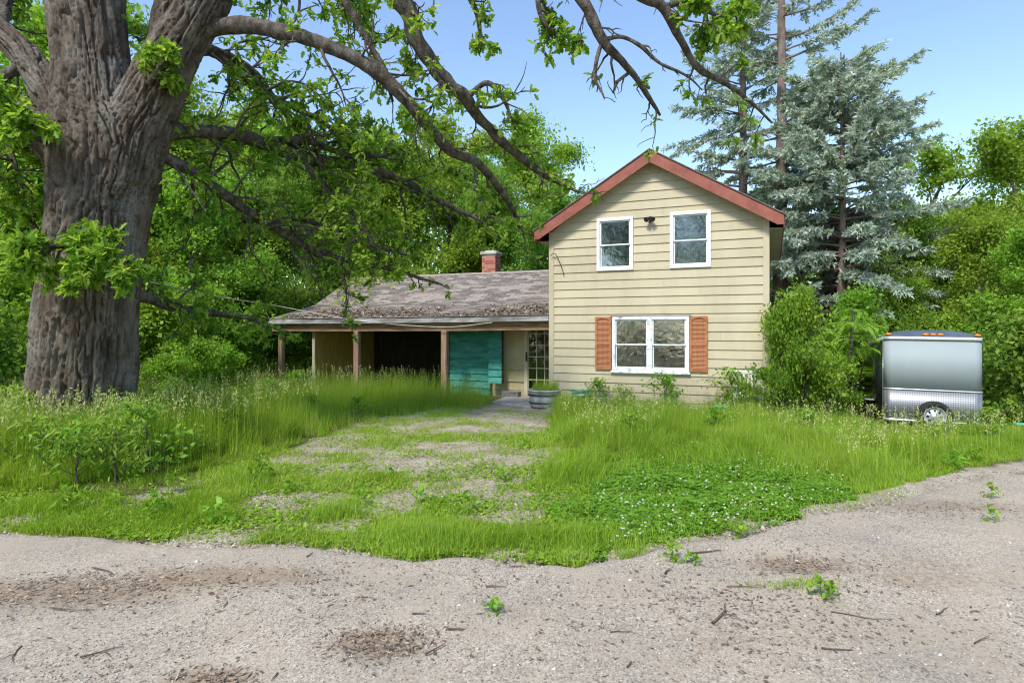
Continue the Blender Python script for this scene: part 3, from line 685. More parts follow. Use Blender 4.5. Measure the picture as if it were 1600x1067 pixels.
# ------------------------------------------------------------------ cargo trailer
def trailer():
    d0 = 13.0; O = np.array([(1382-HX)/F*d0, d0]); ut = np.array([.914, -.405]); ut /= np.linalg.norm(ut); wd = 1.72; ln = 3.5; H = 1.69
    zb = -.12
    t = empty('cargo_trailer', (O[0], O[1], zb), math.atan2(ut[1], ut[0]), 'silver enclosed cargo trailer with diamond plate stone guard and amber roof lights', 'trailer')
    t.rotation_euler = (math.radians(4.2), math.radians(.4), math.atan2(ut[1], ut[0])); t.rotation_mode = 'XYZ'
    t.rotation_euler = (math.radians(-4.2), math.radians(.8), math.atan2(ut[1], ut[0]))
    SILV = M('silver_aluminium_skin', (.27, .315, .325), (.315, .36, .37), .7, .6, .1, 3, .01, metal=.0, spec=.3)
    DARKP = M('polished_dark_reflection_skin', (.13, .15, .14), (.18, .20, .19), .8, .10, .15, 3, .01, metal=.9)  # silver skin given a darker base colour that paints in reflected trees
    RCAP = M('blue_grey_roof_cap', (.07, .09, .125), (.10, .125, .16), 2, .35)
    TRIM = M('bright_aluminium_trim', (.70, .71, .73), (.82, .83, .85), 10, .3, metal=.6)
    m, tr, p, out = nodes('diamond_plate')
    tcn = tr.nodes.new('ShaderNodeTexCoord'); mp = tr.nodes.new('ShaderNodeMapping'); mp.inputs['Rotation'].default_value = (0, PI/4, 0); tr.links.new(tcn.outputs['Object'], mp.inputs[0])
    ck = tr.nodes.new('ShaderNodeTexChecker'); ck.inputs['Scale'].default_value = 34; ck.inputs[1].default_value = (.22, .23, .24, 1); ck.inputs[2].default_value = (.38, .39, .41, 1); tr.links.new(mp.outputs[0], ck.inputs[0])
    tr.links.new(ck.outputs[0], p.inputs['Base Color']); p.inputs['Metallic'].default_value = .6; p.inputs['Roughness'].default_value = .42
    tr.links.new(bumpn(tr, ck.outputs[1], .7, .006), p.inputs['Normal']); DP = m
    def plan(r, in_=0., n=8):
        pts = []
        for cx, cy_, a0 in ((wd-r, r, -PI/2), (wd-.03, ln-.03, 0), (.03, ln-.03, PI/2), (r, r, PI)):
            rr = r if cy_ == r else .03
            for i in range(n+1): a = a0+PI/2*i/n; pts.append((cx+(rr+in_)*math.cos(a), cy_+(rr+in_)*math.sin(a)))
        return pts
    R = .16; pl = plan(R)
    nfront = [i for i, q in enumerate(pl) if q[1] <= R+1e-6]
    # front skin = the rounded front incl. corners, side skins, rear
    def skin(name, pts, z0, z1, mm, th=.012, closed=False):
        v = []; n = len(pts)
        for x, y in pts: v += [(x, y, z0), (x, y, z1)]
        f = [(2*i, 2*i+2, 2*i+3, 2*i+1) for i in range(n-1)]
        if closed: f.append((2*n-2, 0, 1, 2*n-1))
        me = bpy.data.meshes.new(name); me.from_pydata(v, [], f); o = put(name, me, mm, t)
        s = o.modifiers.new('solid', 'SOLIDIFY'); s.thickness = th; s.offset = 0
        for p_ in me.polygons: p_.use_smooth = True
        return o
    c1 = [(R-R*math.cos(a), R-R*math.sin(a)) for a in np.linspace(0, PI/2, 9)]; c2 = [(wd-q[0], q[1]) for q in c1[::-1]]
    fr = c1+c2
    skin('front_panel', fr, .62, H, SILV)
    skin('side_panel', [(0, ln), (0, R+.02)], 0, H, DARKP); skin('side_panel', [(wd, R+.02), (wd, ln)], 0, H, SILV)
    skin('rear_panel', [(wd-.01, ln), (.01, ln)], 0, H, SILV)
    g = [(x+(x-wd/2)*.006, y-.012) for x, y in fr]
    skin('stone_guard', g, 0, .625, DP, .006)
    mb = MB()
    gs = [(x+(x-wd/2)*.010, y-.02) for x, y in fr]
    for nm, z0, z1 in (('guard_trim', .615, .645), ('roof_trim', H-.03, H+.045), ('bottom_rail', -.04, .01)):
        skin(nm, gs, z0, z1, TRIM, .012)
    skin('roof_trim', [(-.012, ln), (-.012, R)], H-.03, H+.045, TRIM); skin('roof_trim', [(wd+.012, R), (wd+.012, ln)], H-.03, H+.045, TRIM)
    skin('corner_trim', [(-.012, R+.045), (-.012, R-.005)], .0, H-.03, TRIM, .006)
    MB().box((.02, R, -.06), (wd-.02, ln-.02, -.01)).build('floor_frame', METALD, t)
    # domed roof cap
    nu, nv = 25, 21; v = []
    for j in range(nv):
        y = -.02+(ln+.03)*j/(nv-1)
        fy = min(1, (j/(nv-1))/.10) if j < nv-1 else 0
        ins = R*(1-math.sqrt(max(0, 1-(1-min(1, max(0, (y+.02)/R)))**2))) if y < R else 0
        for i in range(nu):
            s = i/(nu-1); x = ins+(wd-2*ins)*s
            e = (1-abs(2*s-1)**3.2)**.6
            v.append((x, y, H+.045+(.165*e)*(0, .8, 1)[min(j, 2)]))
    f = [(j*nu+i, j*nu+i+1, (j+1)*nu+i+1, (j+1)*nu+i) for j in range(nv-1) for i in range(nu-1)]
    # front skirt of the cap
    put('roof_cap', MB().add(v, f).mesh('roof_cap', 0, True), RCAP, t)
    AMB = M('amber_lens', (.62, .17, .03), (.72, .22, .04), 10, .25)
    for s in (.045, .43, .505, .58, .955):
        x = wd*s; y = -.0
        y = .115 if s in (.045, .955) else .10
        b = put('marker_light', None, None, t)
        v, f = lathe([(0, .04), (.035, .036), (.055, .02), (.06, 0), (0, 0)], 16)
        me = MB().add([(a*1.05, -c_*1.1, bq*.55) for a, bq, c_ in v], f).mesh('lens', 0, True)
        put('lens', me, AMB, b, (x, y-.06 if s not in (.045, .955) else y-.02, H+.095))
    # spare wheel on the stone guard
    wh = put('spare_wheel', None, None, t, (wd*.50, -.035, .10))
    v, f = lathe([(.19, -.0), (.20, -.02), (.27, -.035), (.305, -.02), (.315, .05), (.315, .11), (.30, .17), (.265, .195), (.205, .18), (.195, .15)], 40)
    rot = lambda q: (q[0], -q[2], q[1])
    put('tyre', MB().add([rot(q) for q in v], f).mesh('tyre', 0, True), M('black_rubber', (.014, .014, .014), (.03, .03, .028), 20, .85, .2, 60, .004), wh)
    v, f = lathe([(.198, .165), (.19, .172), (.175, .13), (.16, .10), (.13, .115), (.07, .13), (.06, .15), (.0, .15)], 40)
    mb = MB().add([rot(q) for q in v], f); put('rim', mb.mesh('rim', 0, True), M('silver_rim', (.62, .63, .65), (.78, .79, .8), 12, .35, metal=.7), wh)
    hm = M('rim_hole', (.012, .012, .012), None, 5, .9)
    for i in range(8):
        a = 2*PI*i/8; MB().tube((.118*math.cos(a), -.117, .118*math.sin(a)), (.118*math.cos(a), -.128, .118*math.sin(a)), .026, .024, 12).build('rim_hole', hm, wh)
    # A-frame tongue and jack
    mb = MB(); mb.tube((.35, .0, -.05), (wd/2, -1.05, -.05), .04); mb.tube((wd-.35, .0, -.05), (wd/2, -1.05, -.05), .04); mb.tube((wd/2, -1.0, -.05), (wd/2, -1.25, -.05), .05); mb.build('tongue', METALD, t)
    MB().tube((wd/2, -.95, -.33), (wd/2, -.95, .05), .03).build('jack', METALD, t)
    # road wheels
    for x in (-.10, wd+.10):
        v, f = lathe([(0, -.07), (.19, -.07), (.2, -.09), (.29, -.09), (.315, -.05), (.315, .05), (.29, .09), (.2, .09), (.19, .07), (0, .07)], 28)
        MB().add([(q[2]+x, q[0]+ln*.55, q[1]+.02) for q in v], f).build('road_wheel', METALD, t, 0, True)
    MB().box((-.2, ln*.55-.42, .33), (-.013, ln*.55+.42, .36)).build('fender', TRIM, t)
trailer()

# white plastic garden chair below the siding, right of the window
def chair():
    WP = M('white_plastic', (.66, .67, .68), (.78, .79, .8), 5, .5)
    c0 = hw(hp(1168, 600, -.75)[0], -.75, 0); c0[2] = float(gz(c0[0], c0[1]))
    t = empty('garden_chair', c0, HANG+PI*.05, 'white plastic slat-back garden chair sunk in weeds beside the house corner', 'chair')
    MB().box((-.24, -.24, .40), (.24, .22, .43)).build('seat', WP, t, .012)
    for x in (-.23, .19):
        for y in (-.22, .18): MB().box((x, y, 0), (x+.04, y+.04, .40 if y < 0 else .401)).build('leg', WP, t, .006)
    for i in range(6):
        x = -.20+i*.08; MB().hexa([(x-.014, .20, .43), (x+.014, .20, .43), (x+.014, .225, .43), (x-.014, .225, .43), (x-.016, .29, .86), (x+.016, .29, .86), (x+.016, .31, .86), (x-.016, .31, .86)]).build('back_slat', WP, t)
    MB().box((-.25, .285, .86), (.25, .32, .93)).build('top_rail', WP, t, .012)
    for x in (-.27, .245):
        MB().hexa([(x, .19, .42), (x+.035, .19, .42), (x+.035, .22, .42), (x, .22, .42), (x, .285, .88), (x+.035, .285, .88), (x+.035, .315, .88), (x, .315, .88)]).build('back_post', WP, t)
        MB().box((x, -.24, .62), (x+.04, .20, .65)).box((x+.004, -.23, .39), (x+.036, -.19, .62)).build('armrest', WP, t)
chair()
# small plastic things in the grass
def lump(name, px, py, r, colr, label, cat, h=.06, lift=0.):
    c = G(px, py)
    v, f = lathe([(0, h), (r*.6, h*.95), (r*.92, h*.6), (r, .01), (r*.97, 0), (0, 0)], 20)
    o = put(name, MB().add(v, f).mesh(name, 0, True), M(name+'_plastic', colr, tuple(q*1.2 for q in colr), 6, .4), None, (c[0], c[1], c[2]+lift))
    tag(o, label, cat)
lump('toy_disc', 1596, 672, .14, (.03, .50, .42), 'turquoise plastic disc lying in grass beside the trailer', 'toy', .03, .12)
lump('plastic_dish', 1126, 655, .15, (.03, .42, .26), 'bright green plastic dish in tall grass below the shuttered window', 'dish', .05, .24)
def hose():
    c = hw(hp(905, 612, -.5)[0], -.45, 0); c[2] = float(gz(c[0], c[1]))
    t = np.linspace(0, 2*PI*6, 260); r = .24+.03*np.sin(t*.37); p = np.c_[c[0]+r*np.cos(t), c[1]+r*np.sin(t)*.8, c[2]+.03+t*.011+.015*np.sin(t*1.7)]
    v, f = tube_np(p, np.full(len(p), .016), 7); tag(put('garden_hose', mesh_np('garden_hose', v, f, True), M('green_hose', (.02, .20, .13), (.03, .28, .19), 5, .45)), 'coiled dark green garden hose heaped against the siding near the planter', 'hose')
    for k, (dx, s) in enumerate(((-.05, .13), (.42, .10))):
        q = hw(hp(905, 612, -.5)[0]+dx, -.28, 0); z = float(gz(q[0], q[1]))
        v, f = lathe([(0, 0), (s*.8, 0), (s, s*2.2), (s*1.08, s*2.25), (s*.94, s*2.25), (s*.8, .03), (0, .03)], 24)
        tag(put('plastic_pot', MB().add(v, f).mesh('plastic_pot', 0, True), M('pot_white', (.6, .62, .62), (.75, .76, .76), 6, .5), None, (q[0], q[1], z+(.15 if k == 0 else 0)), None), ('larger white plastic pot perched by the green garden hose', 'smaller white plastic pot on the ground by the green garden hose')[k], 'pot')
    bpy.data.objects['plastic_pot'].location.z -= .15
hose()
# cable slung from the oak to the porch
p0 = P(232, 440, 9.3); p1 = hw(*[hp(690, 513, -.02)[0], -.06], hp(690, 511, -.02)[1]); p2 = hw(hp(770, 506, -.02)[0], -.06, hp(770, 504, -.02)[1]+.0)
q0 = hw(S0-.2, -.10, 2.02)
pts = spline(np.array([p0, P(330, 462, 13.0), P(432, 478, 17.6)+[0, 0, .0], hw(hp(560, 503, -.08)[0], -.08, hp(560, 501, -.08)[1]), p1, p2]), .12)
v, f = tube_np(pts, np.full(len(pts), .013), 6); tag(put('slung_cable', mesh_np('slung_cable', v, f, True), M('pale_cable', (.36, .33, .30), (.5, .47, .44), 5, .7)), 'thin pale cable slung from the oak trunk to the porch eave', 'cable')

# ------------------------------------------------------------------ leaves
def oak_template():
    half = np.array([(0, 0), (.20, .22), (.10, .34), (.30, .52), (.15, .64), (.22, .84), (0, 1.)])
    v = []; 
    for s in (1, -1): v += [(s*x, y, .35*x-.25*(y-.3)**2) for x, y in half]
    n = len(half); return np.array(v), [np.arange(n)[None], (np.arange(n)[::-1]+n)[None]]
OAKT = oak_template()
RHOMB = (np.array([(0, 0, 0), (.30, .42, .07), (0, 1, -.08), (-.30, .42, .07)]), [np.array([[0, 1, 2], [0, 2, 3]])])
QUAD = (np.array([(0, 0, 0), (.33, .45, .05), (0, 1, 0), (-.33, .45, -.05)]), [np.array([[0, 1, 2, 3]])])
LONG = (np.array([(0, 0, 0), (.16, .4, .05), (0, 1, -.12), (-.16, .4, .05)]), [np.array([[0, 1, 2], [0, 2, 3]])])
SPRIG = (np.array([(0, 0, 0), (.16, .35, .05), (0, 1, 0), (-.16, .35, -.05)]), [np.array([[0, 1, 2, 3]])])
def unit(a): return a/(np.linalg.norm(a, axis=-1, keepdims=True)+1e-9)
def leaves(nb, c, d, nrm, size, tpl, rnd):
    tv, tf = tpl; n = len(c); m = len(tv)
    d = unit(d); sd = unit(np.cross(d, nrm)); nr = np.cross(sd, d); s = np.asarray(size)[:, None, None]
    v = c[:, None]+s*(tv[None, :, 0, None]*sd[:, None]+tv[None, :, 1, None]*d[:, None]+tv[None, :, 2, None]*nr[:, None])
    base = nb.n; nb.v.append(v.reshape(-1, 3)); nb.n += n*m
    for f in tf:
        for row in f:
            k = len(row); nb.f.setdefault(k, []).append(base+(np.arange(n)[:, None]*m+row[None])); nb.a.setdefault(k, []).append(np.asarray(rnd))
def rdir(n, rng, up=0., spread=1.): return unit(rng.normal(0, spread, (n, 3))+np.array([0, 0, up]))

# ------------------------------------------------------------------ the old oak
oak_base = P(125, 700, 9.0); oak_base[2] = float(gz(oak_base[0], oak_base[1]))-.05
oak = empty('oak_tree', oak_base, 0, 'huge old oak with deeply furrowed trunk and long sweeping limbs', 'tree')
def oak_put(name, me, m): 
    o = put(name, me, m, oak, -oak_base); return o
def pd(*rows, d=9.0):                                # rows (px, py, radius px[, depth])
    out = []
    for r in rows:
        dd = r[3] if len(r) > 3 else d; out.append([*P(r[0], r[1], dd), r[2]/F*dd])
    return np.array(out)
STEMS = [
 pd((120, 735, 104), (124, 690, 96), (127, 640, 84), (133, 550, 81), (141, 450, 79), (153, 350, 80), (163, 280, 86), (166, 225, 84), (152, 165, 68), (142, 80, 60), (135, 0, 59), (131, -70, 56), (126, -150, 50)),
 pd((185, 265, 66), (205, 215, 60), (232, 160, 50), (272, 82, 41), (322, 0, 37), (368, -90, 34), (420, -170, 28)),
 pd((215, 205, 30, 9.25), (240, 140, 23, 9.35), (251, 60, 20, 9.45), (262, 0, 18, 9.5), (270, -60, 17, 9.6)),
 pd((120, 215, 45), (82, 150, 30), (45, 95, 24), (0, 50, 21), (-45, 5, 18)),
 pd((120, 260, 45, 8.9), (75, 215, 34, 8.8), (25, 185, 27, 8.7), (-30, 165, 22, 8.6)),
 pd((125, 645, 60), (70, 690, 45), (28, 735, 24)), pd((135, 650, 60), (190, 690, 40), (238, 735, 20)), pd((125, 650, 60), (120, 700, 50, 8.6), (110, 760, 25, 8.2)),
]
def oak_trunk():
    nb = NB(); segs = []
    for st in STEMS:
        sp = spline(st, .12); sp[:, 3] *= .855+.05*(fbm(sp[:, :3]*1.5, 2, 5)-.5)
        v, f = tube_np(sp[:, :3], sp[:, 3], 28); n = len(v); nb.add(v, f)
        nb.add(np.vstack([sp[:1, :3], sp[-1:, :3]]), np.zeros((0, 4), int)); 
        k = 28; a0 = nb.n-2; fan0 = [[(i+1) % k-n+a0, i-n+a0, a0] for i in range(k)]; fan1 = [[n-k+i-n+a0, n-k+(i+1) % k-n+a0, a0+1] for i in range(k)]
        nb.f.setdefault(3, []).append(np.array(fan0+fan1)); segs.append(np.c_[sp[:-1, :3], sp[1:, :3]])
    me = nb.mesh('oak_raw'); o = put('oak_raw', me)
    md = o.modifiers.new('r', 'REMESH'); md.mode = 'VOXEL'; md.voxel_size = .0185
    m2 = o.modifiers.new('s', 'SMOOTH'); m2.factor = .5; m2.iterations = 14
    dg = bpy.context.evaluated_depsgraph_get(); me2 = bpy.data.meshes.new_from_object(o.evaluated_get(dg))
    bpy.data.objects.remove(o)
    n = len(me2.vertices); co = np.empty(n*3, np.float32); me2.vertices.foreach_get('co', co); co = co.reshape(-1, 3).astype(float)
    no = np.empty(n*3, np.float32); me2.vertices.foreach_get('normal', no); no = no.reshape(-1, 3)
    best = np.full(n, 1e9); pe = np.zeros((n, 3)); al = np.zeros((n, 3))
    for si, st in enumerate(STEMS):
        sp = spline(st, .1); arcl = np.concatenate([[0], np.cumsum(np.linalg.norm(np.diff(sp[:, :3], axis=0), axis=1))])
        tg = unit(np.gradient(sp[:, :3], axis=0)); ax0 = unit(sp[-1:, :3]-sp[:1, :3])[0]
        if si > 4: ax0 = np.array([0, 0, 1.])
        for i in range(0, n, 20000):
            c = co[i:i+20000]; d2 = ((c[:, None]-sp[None, :, :3])**2).sum(-1); k = d2.argmin(1); rel = np.sqrt(d2[np.arange(len(c)), k])/sp[k, 3]*(1.35 if si > 4 else 1)
            w_ = c-sp[k, :3]; t_ = (w_*tg[k]).sum(1, keepdims=True); pp = w_-t_*tg[k]; sl_ = (arcl[k]+t_[:, 0])
            m_ = rel < best[i:i+20000]; j = np.where(m_)[0]+i; best[j] = rel[m_]; pe[j] = pp[m_]; al[j] = sl_[m_][:, None]*ax0
    wob = (np.stack([fbm(co*2.2, 2, s) for s in (1, 2, 3)], 1)-.5)*.16
    q = (pe+wob*.4)*15.5+al*1.15
    a = np.abs(2*vn(q, 11)-1); b = np.abs(2*vn(q*1.9+7, 23)-1)
    c_ = np.abs(2*vn((pe+wob*.3)*9+al*5.5+3.3, 37)-1)
    fur = sm(a*4.6)*.60+sm(b*4.2)*.32+sm(c_*8.)*.08
    fine = fbm(pe*60+al*18, 2, 51)-.5
    disp = .115*(fur-.78)+.026*fine+.05*(fbm(co*1.6, 3, 61)-.5)
    rad = np.minimum(1, .35+.65*np.clip(1.4-np.maximum(0, co[:, 2]-6)*.2, .4, 1))
    # burl and old branch scar
    for (px, py, r, h) in ((120, 382, .16, .10), (205, 215, .2, .05), (150, 60, .22, .05)):
        c = P(px, py, 8.25); disp = disp+h*np.exp(-((co-c)**2).sum(1)/r**2)
    co2 = co+no*(disp*rad)[:, None]
    me2.vertices.foreach_set('co', co2.astype(np.float32).ravel()); me2.polygons.foreach_set('use_smooth', np.ones(len(me2.polygons), bool)); me2.update()
    me2.materials.clear(); oak_put('trunk', me2, BARK)
oak_trunk()

crown = NB(); rngo = np.random.default_rng(21)
def gnarl(p, amp, seed, freq=1.6):
    t = np.linspace(0, 1, len(p))[:, None]
    return p+(np.stack([fbm(p*freq, 3, seed+k) for k in range(3)], 1)-.5)*2*amp*np.minimum(1, t*4)
def twig_path(p0, d0, L, rng, droop=0., wig=.35, n=9):
    p = [np.array(p0)]; d = unit(np.array(d0)); 
    for i in range(n):
        d = unit(d+rng.normal(0, wig, 3)*.6+np.array([0, 0, -droop])); p.append(p[-1]+d*L/n)
    return np.array(p)
def leaf_sprig(c, d, rng, n, size=(.075, .155)):
    cc = np.repeat(c[None], n, 0)+rng.normal(0, .035, (n, 3)); dd = unit(np.repeat(unit(d)[None], n, 0)*.5+rng.normal(0, .75, (n, 3))+[0, 0, -.15])
    nn = unit(rng.normal(0, .5, (n, 3))+[0, 0, 1.]); leaves(crown, cc, dd, nn, rng.uniform(*size, n), OAKT, rng.random(n)**1.1)
def oak_branch(pts, ntw=12, ln=(.5, 1.3), leafy=1., droop=.02, start=.15, sub=3, amp=.05, seed=0, up=.0, sprigs=3, toward=None):
    rng = np.random.default_rng(100+seed); sp = spline(pts, .05); path = gnarl(sp[:, :3], amp, seed*7); r = sp[:, 3]
    nb = NB(); v, f = tube_np(path, r, 14, .22, seed); nb.add(v, f)
    for i in range(ntw):
        t = start+(1-start)*(i+rng.random())/ntw; k = min(len(path)-2, int(t*len(path)))
        d = unit(path[k+1]-path[k]); side = unit(np.cross(d, rng.normal(0, 1, 3)))
        dd = unit(d*.55+side*rng.uniform(.6, 1.1)+np.array([0, 0, up])+(toward if toward is not None else 0)); L = rng.uniform(*ln)*(1.15-.45*t)
        tp = twig_path(path[k], dd, L, rng, droop); r0 = min(r[k]*.55, .012+.016*L)
        v, f = tube_np(tp, np.linspace(r0, .005, len(tp)), 6); nb.add(v, f)
        for j in range(sub):
            q = rng.integers(3, len(tp)); d2 = unit(unit(tp[q]-tp[q-1])+rng.normal(0, .7, 3)); t2 = twig_path(tp[q], d2, L*rng.uniform(.3, .6), rng, droop, n=6)
            v, f = tube_np(t2, np.linspace(r0*.45, .0035, len(t2)), 5); nb.add(v, f)
            if leafy > 0:
                for s in range(sprigs):
                    if rng.random() < leafy: 
                        q2 = rng.integers(2, len(t2)); leaf_sprig(t2[q2], t2[q2]-t2[q2-1], rng, rng.integers(6, 13))
        if leafy > 0 and rng.random() < leafy: leaf_sprig(tp[-1], tp[-1]-tp[-2], rng, 8)
    oak_put('branch', nb.mesh('branch', True), TWIG if len(pts) < 3 else WOOD)
# limbs traced from the photograph: (px, py, radius px, distance)
oak_branch(pd((285, 70, 17, 9), (318, 48, 15, 9), (352, 40, 13, 9), (420, 46, 12, 8.9), (510, 70, 11, 8.8), (582, 106, 11, 8.9), (628, 150, 10, 9.1), (662, 190, 9, 9.3), (702, 236, 8, 9.6), (746, 256, 7, 10), (788, 308, 5, 10.5), (818, 368, 2.5, 11)), 26, (.4, 1.2), .24, .03, .2, 4, .04, 1)
oak_branch(pd((420, -170, 26, 9), (520, -130, 20, 8.8), (600, -20, 15, 8.6), (640, 18, 14, 8.6), (652, 70, 12, 8.7), (700, 132, 11, 8.9), (722, 148, 9.5, 9.0), (752, 190, 8, 9.3), (805, 238, 7, 9.8), (850, 272, 5, 10.3), (905, 300, 2, 10.8)), 24, (.4, 1.2), .26, .03, .35, 4, .04, 2)
oak_branch(pd((215, 222, 14, 9.05), (270, 207, 12, 9.2), (330, 207, 10, 9.6), (400, 222, 10, 10.2), (470, 246, 10, 10.8), (540, 255, 8, 11.4), (620, 278, 6, 12), (700, 320, 4, 12.6), (760, 350, 2, 13)), 30, (.6, 1.6), .50, .03, .05, 4, .06, 3)
oak_branch(pd((400, 222, 7, 10.2), (480, 222, 5.5, 10.8), (560, 245, 4, 11.4), (650, 240, 2.5, 12)), 22, (.5, 1.3), .7, .02, .15, 5, .05, 4)
oak_branch(pd((470, 248, 6, 10.8), (505, 290, 5, 10.8), (548, 330, 4, 10.8), (585, 385, 2, 10.8)), 16, (.4, 1.1), .6, .05, .2, 4, .05, 5)
oak_branch(pd((195, 225, 12, 9.05), (258, 246, 10, 9.25), (330, 290, 8, 9.8), (420, 350, 7, 10.6), (492, 396, 5, 11.3), (545, 428, 2.5, 11.8)), 28, (.5, 1.4), .30, .04, .05, 5, .05, 6)
oak_branch(pd((160, 440, 11, 9.1), (215, 459, 9, 9.35), (260, 476, 7, 9.9), (330, 488, 5, 10.8), (420, 500, 3, 11.8)), 16, (.4, 1.1), .5, .0, .15, 4, .05, 7)
oak_branch(pd((255, 100, 13, 9.1), (290, 84, 11, 9.3), (330, 80, 9, 9.8), (390, 110, 7, 10.5), (440, 170, 5, 11), (490, 240, 3, 11.5)), 28, (.5, 1.5), .55, .03, .1, 4, .05, 8)
oak_branch(pd((322, -10, 13, 9.2), (400, -60, 10, 9.5), (490, -30, 7, 9.8), (560, 30, 4, 10), (590, 90, 2, 10.2)), 22, (.4, 1.1), .5, .03, .2, 3, .05, 9)
oak_branch(pd((20, 186, 14, 8.7), (-20, 260, 10, 9), (40, 330, 6, 9.4), (70, 400, 3, 9.6)), 20, (.5, 1.1), .6, .04, .1, 4, .06, 10)
oak_branch(pd((45, 95, 10, 9), (-10, 140, 8, 8.8), (10, 230, 5, 8.6), (40, 300, 2, 8.5)), 18, (.4, 1.), .65, .05, .1, 4, .06, 11)
oak_branch(pd((0, 50, 10, 9), (20, -20, 7, 9.4), (70, -40, 4, 9.9)), 10, (.4, .9), .6, .02, .1, 3, .05, 12)
oak_branch(pd((492, 396, 5, 11.3), (560, 412, 4, 12.2), (640, 430, 3, 13.2), (690, 446, 1.5, 13.8)), 10, (.3, .6), .25, .03, .1, 3, .05, 30)
oak_branch(pd((420, 350, 5, 10.6), (470, 345, 4, 11.2), (560, 380, 3, 12.2), (640, 400, 1.5, 13)), 14, (.4, .8), .32, .04, .1, 4, .05, 31)
oak_branch(pd((330, 80, 6, 9.8), (420, 150, 5, 10.5), (500, 190, 4, 11.2), (580, 240, 2, 12)), 14, (.5, 1.2), .5, .03, .1, 4, .06, 32)
# dead drooping ends against the sky
oak_branch(pd((470, -250, 22, 9), (650, -220, 18, 8.6), (820, -120, 14, 8.3), (908, 0, 9, 8.2), (942, 62, 8, 8.3), (985, 112, 5, 8.5), (1012, 150, 4, 8.7), (1030, 180, 2, 8.9)), 11, (.35, .8), .10, .10, .55, 3, .03, 13, sprigs=2)
oak_branch(pd((650, -220, 14, 8.6), (860, -160, 12, 8.2), (985, -20, 9, 8), (1035, 10, 7.5, 8.1), (1062, 62, 5.5, 8.3), (1090, 105, 5, 8.5), (1135, 132, 4, 8.8), (1172, 158, 3, 9.1), (1208, 192, 1.5, 9.4)), 11, (.3, .8), .14, .08, .45, 3, .03, 14, sprigs=2)
oak_branch(pd((1035, 10, 5, 8.1), (1075, 5, 4.5, 8.3), (1120, 25, 3.5, 8.6), (1160, 20, 2.5, 8.8)), 12, (.25, .55), .75, .04, .2, 3, .04, 15, sprigs=4)
oak_branch(pd((820, -120, 8, 8.3), (840, -30, 5, 8.3), (850, 30, 3.5, 8.4), (890, 75, 1.5, 8.5)), 9, (.25, .5), .6, .03, .35, 3, .04, 16)
oak_branch(pd((700, -200, 7, 8.6), (720, -40, 5, 8.7), (745, 20, 4, 8.8), (750, 70, 2, 8.9)), 8, (.25, .5), .6, .05, .4, 3, .04, 17)
oak_branch(pd((500, -120, 8, 8.9), (530, -20, 5.5, 9), (560, 40, 5, 9.1), (600, 110, 4, 9.2), (612, 160, 2, 9.2)), 9, (.3, .7), .2, .08, .3, 3, .05, 18)
oak_branch(pd((732, 150, 5, 9.), (762, 130, 4, 9.), (790, 160, 3.2, 9.), (797, 186, 1.2, 9.)), 5, (.2, .4), .4, .02, .1, 2, .02, 19)
oak_branch(pd((120, 380, 8, 8.3), (75, 388, 4, 7.9), (35, 395, 2, 7.6)), 9, (.25, .45), .9, .06, .1, 3, .03, 20, sprigs=4)
oak_branch(pd((125, 385, 7, 8.25), (160, 395, 4, 7.9), (200, 408, 2, 7.6)), 9, (.25, .45), .9, .06, .1, 3, .03, 21, sprigs=4)
oak_branch(pd((125, 390, 5, 8.2), (128, 415, 3, 7.9), (135, 450, 1.5, 7.8)), 5, (.2, .35), .9, .1, .1, 2, .03, 22, sprigs=4)
oak_branch(pd((232, 130, 5, 8.6), (258, 95, 3, 8.4), (262, 78, 1.5, 8.3)), 7, (.15, .3), .9, .05, .1, 2, .03, 23, sprigs=3)
oak_branch(pd((70, 215, 8, 8.5), (40, 180, 5, 8.1), (15, 200, 2, 7.9)), 9, (.25, .5), .9, .04, .1, 3, .03, 24, sprigs=3)
oak_branch(pd((943, 60, 4, 8.3), (932, 90, 3.2, 8.3), (929, 122, 2.6, 8.3), (941, 148, 1.6, 8.3), (944, 156, .9, 8.3)), 4, (.15, .3), 0, .1, .3, 2, .03, 25)
oak_branch(pd((946, 62, 4, 8.3), (972, 58, 3.2, 8.2), (1000, 72, 3, 8.2), (1030, 98, 2.6, 8.3), (1070, 118, 2, 8.4), (1096, 142, 1, 8.5)), 5, (.15, .35), 0, .1, .3, 2, .03, 26)
oak_branch(pd((985, 112, 3, 8.5), (965, 128, 2.4, 8.5), (960, 142, 1.5, 8.5)), 3, (.1, .25), 0, .1, .3, 1, .02, 27)
oak_put('crown', crown.mesh('crown'), LM['oak'])

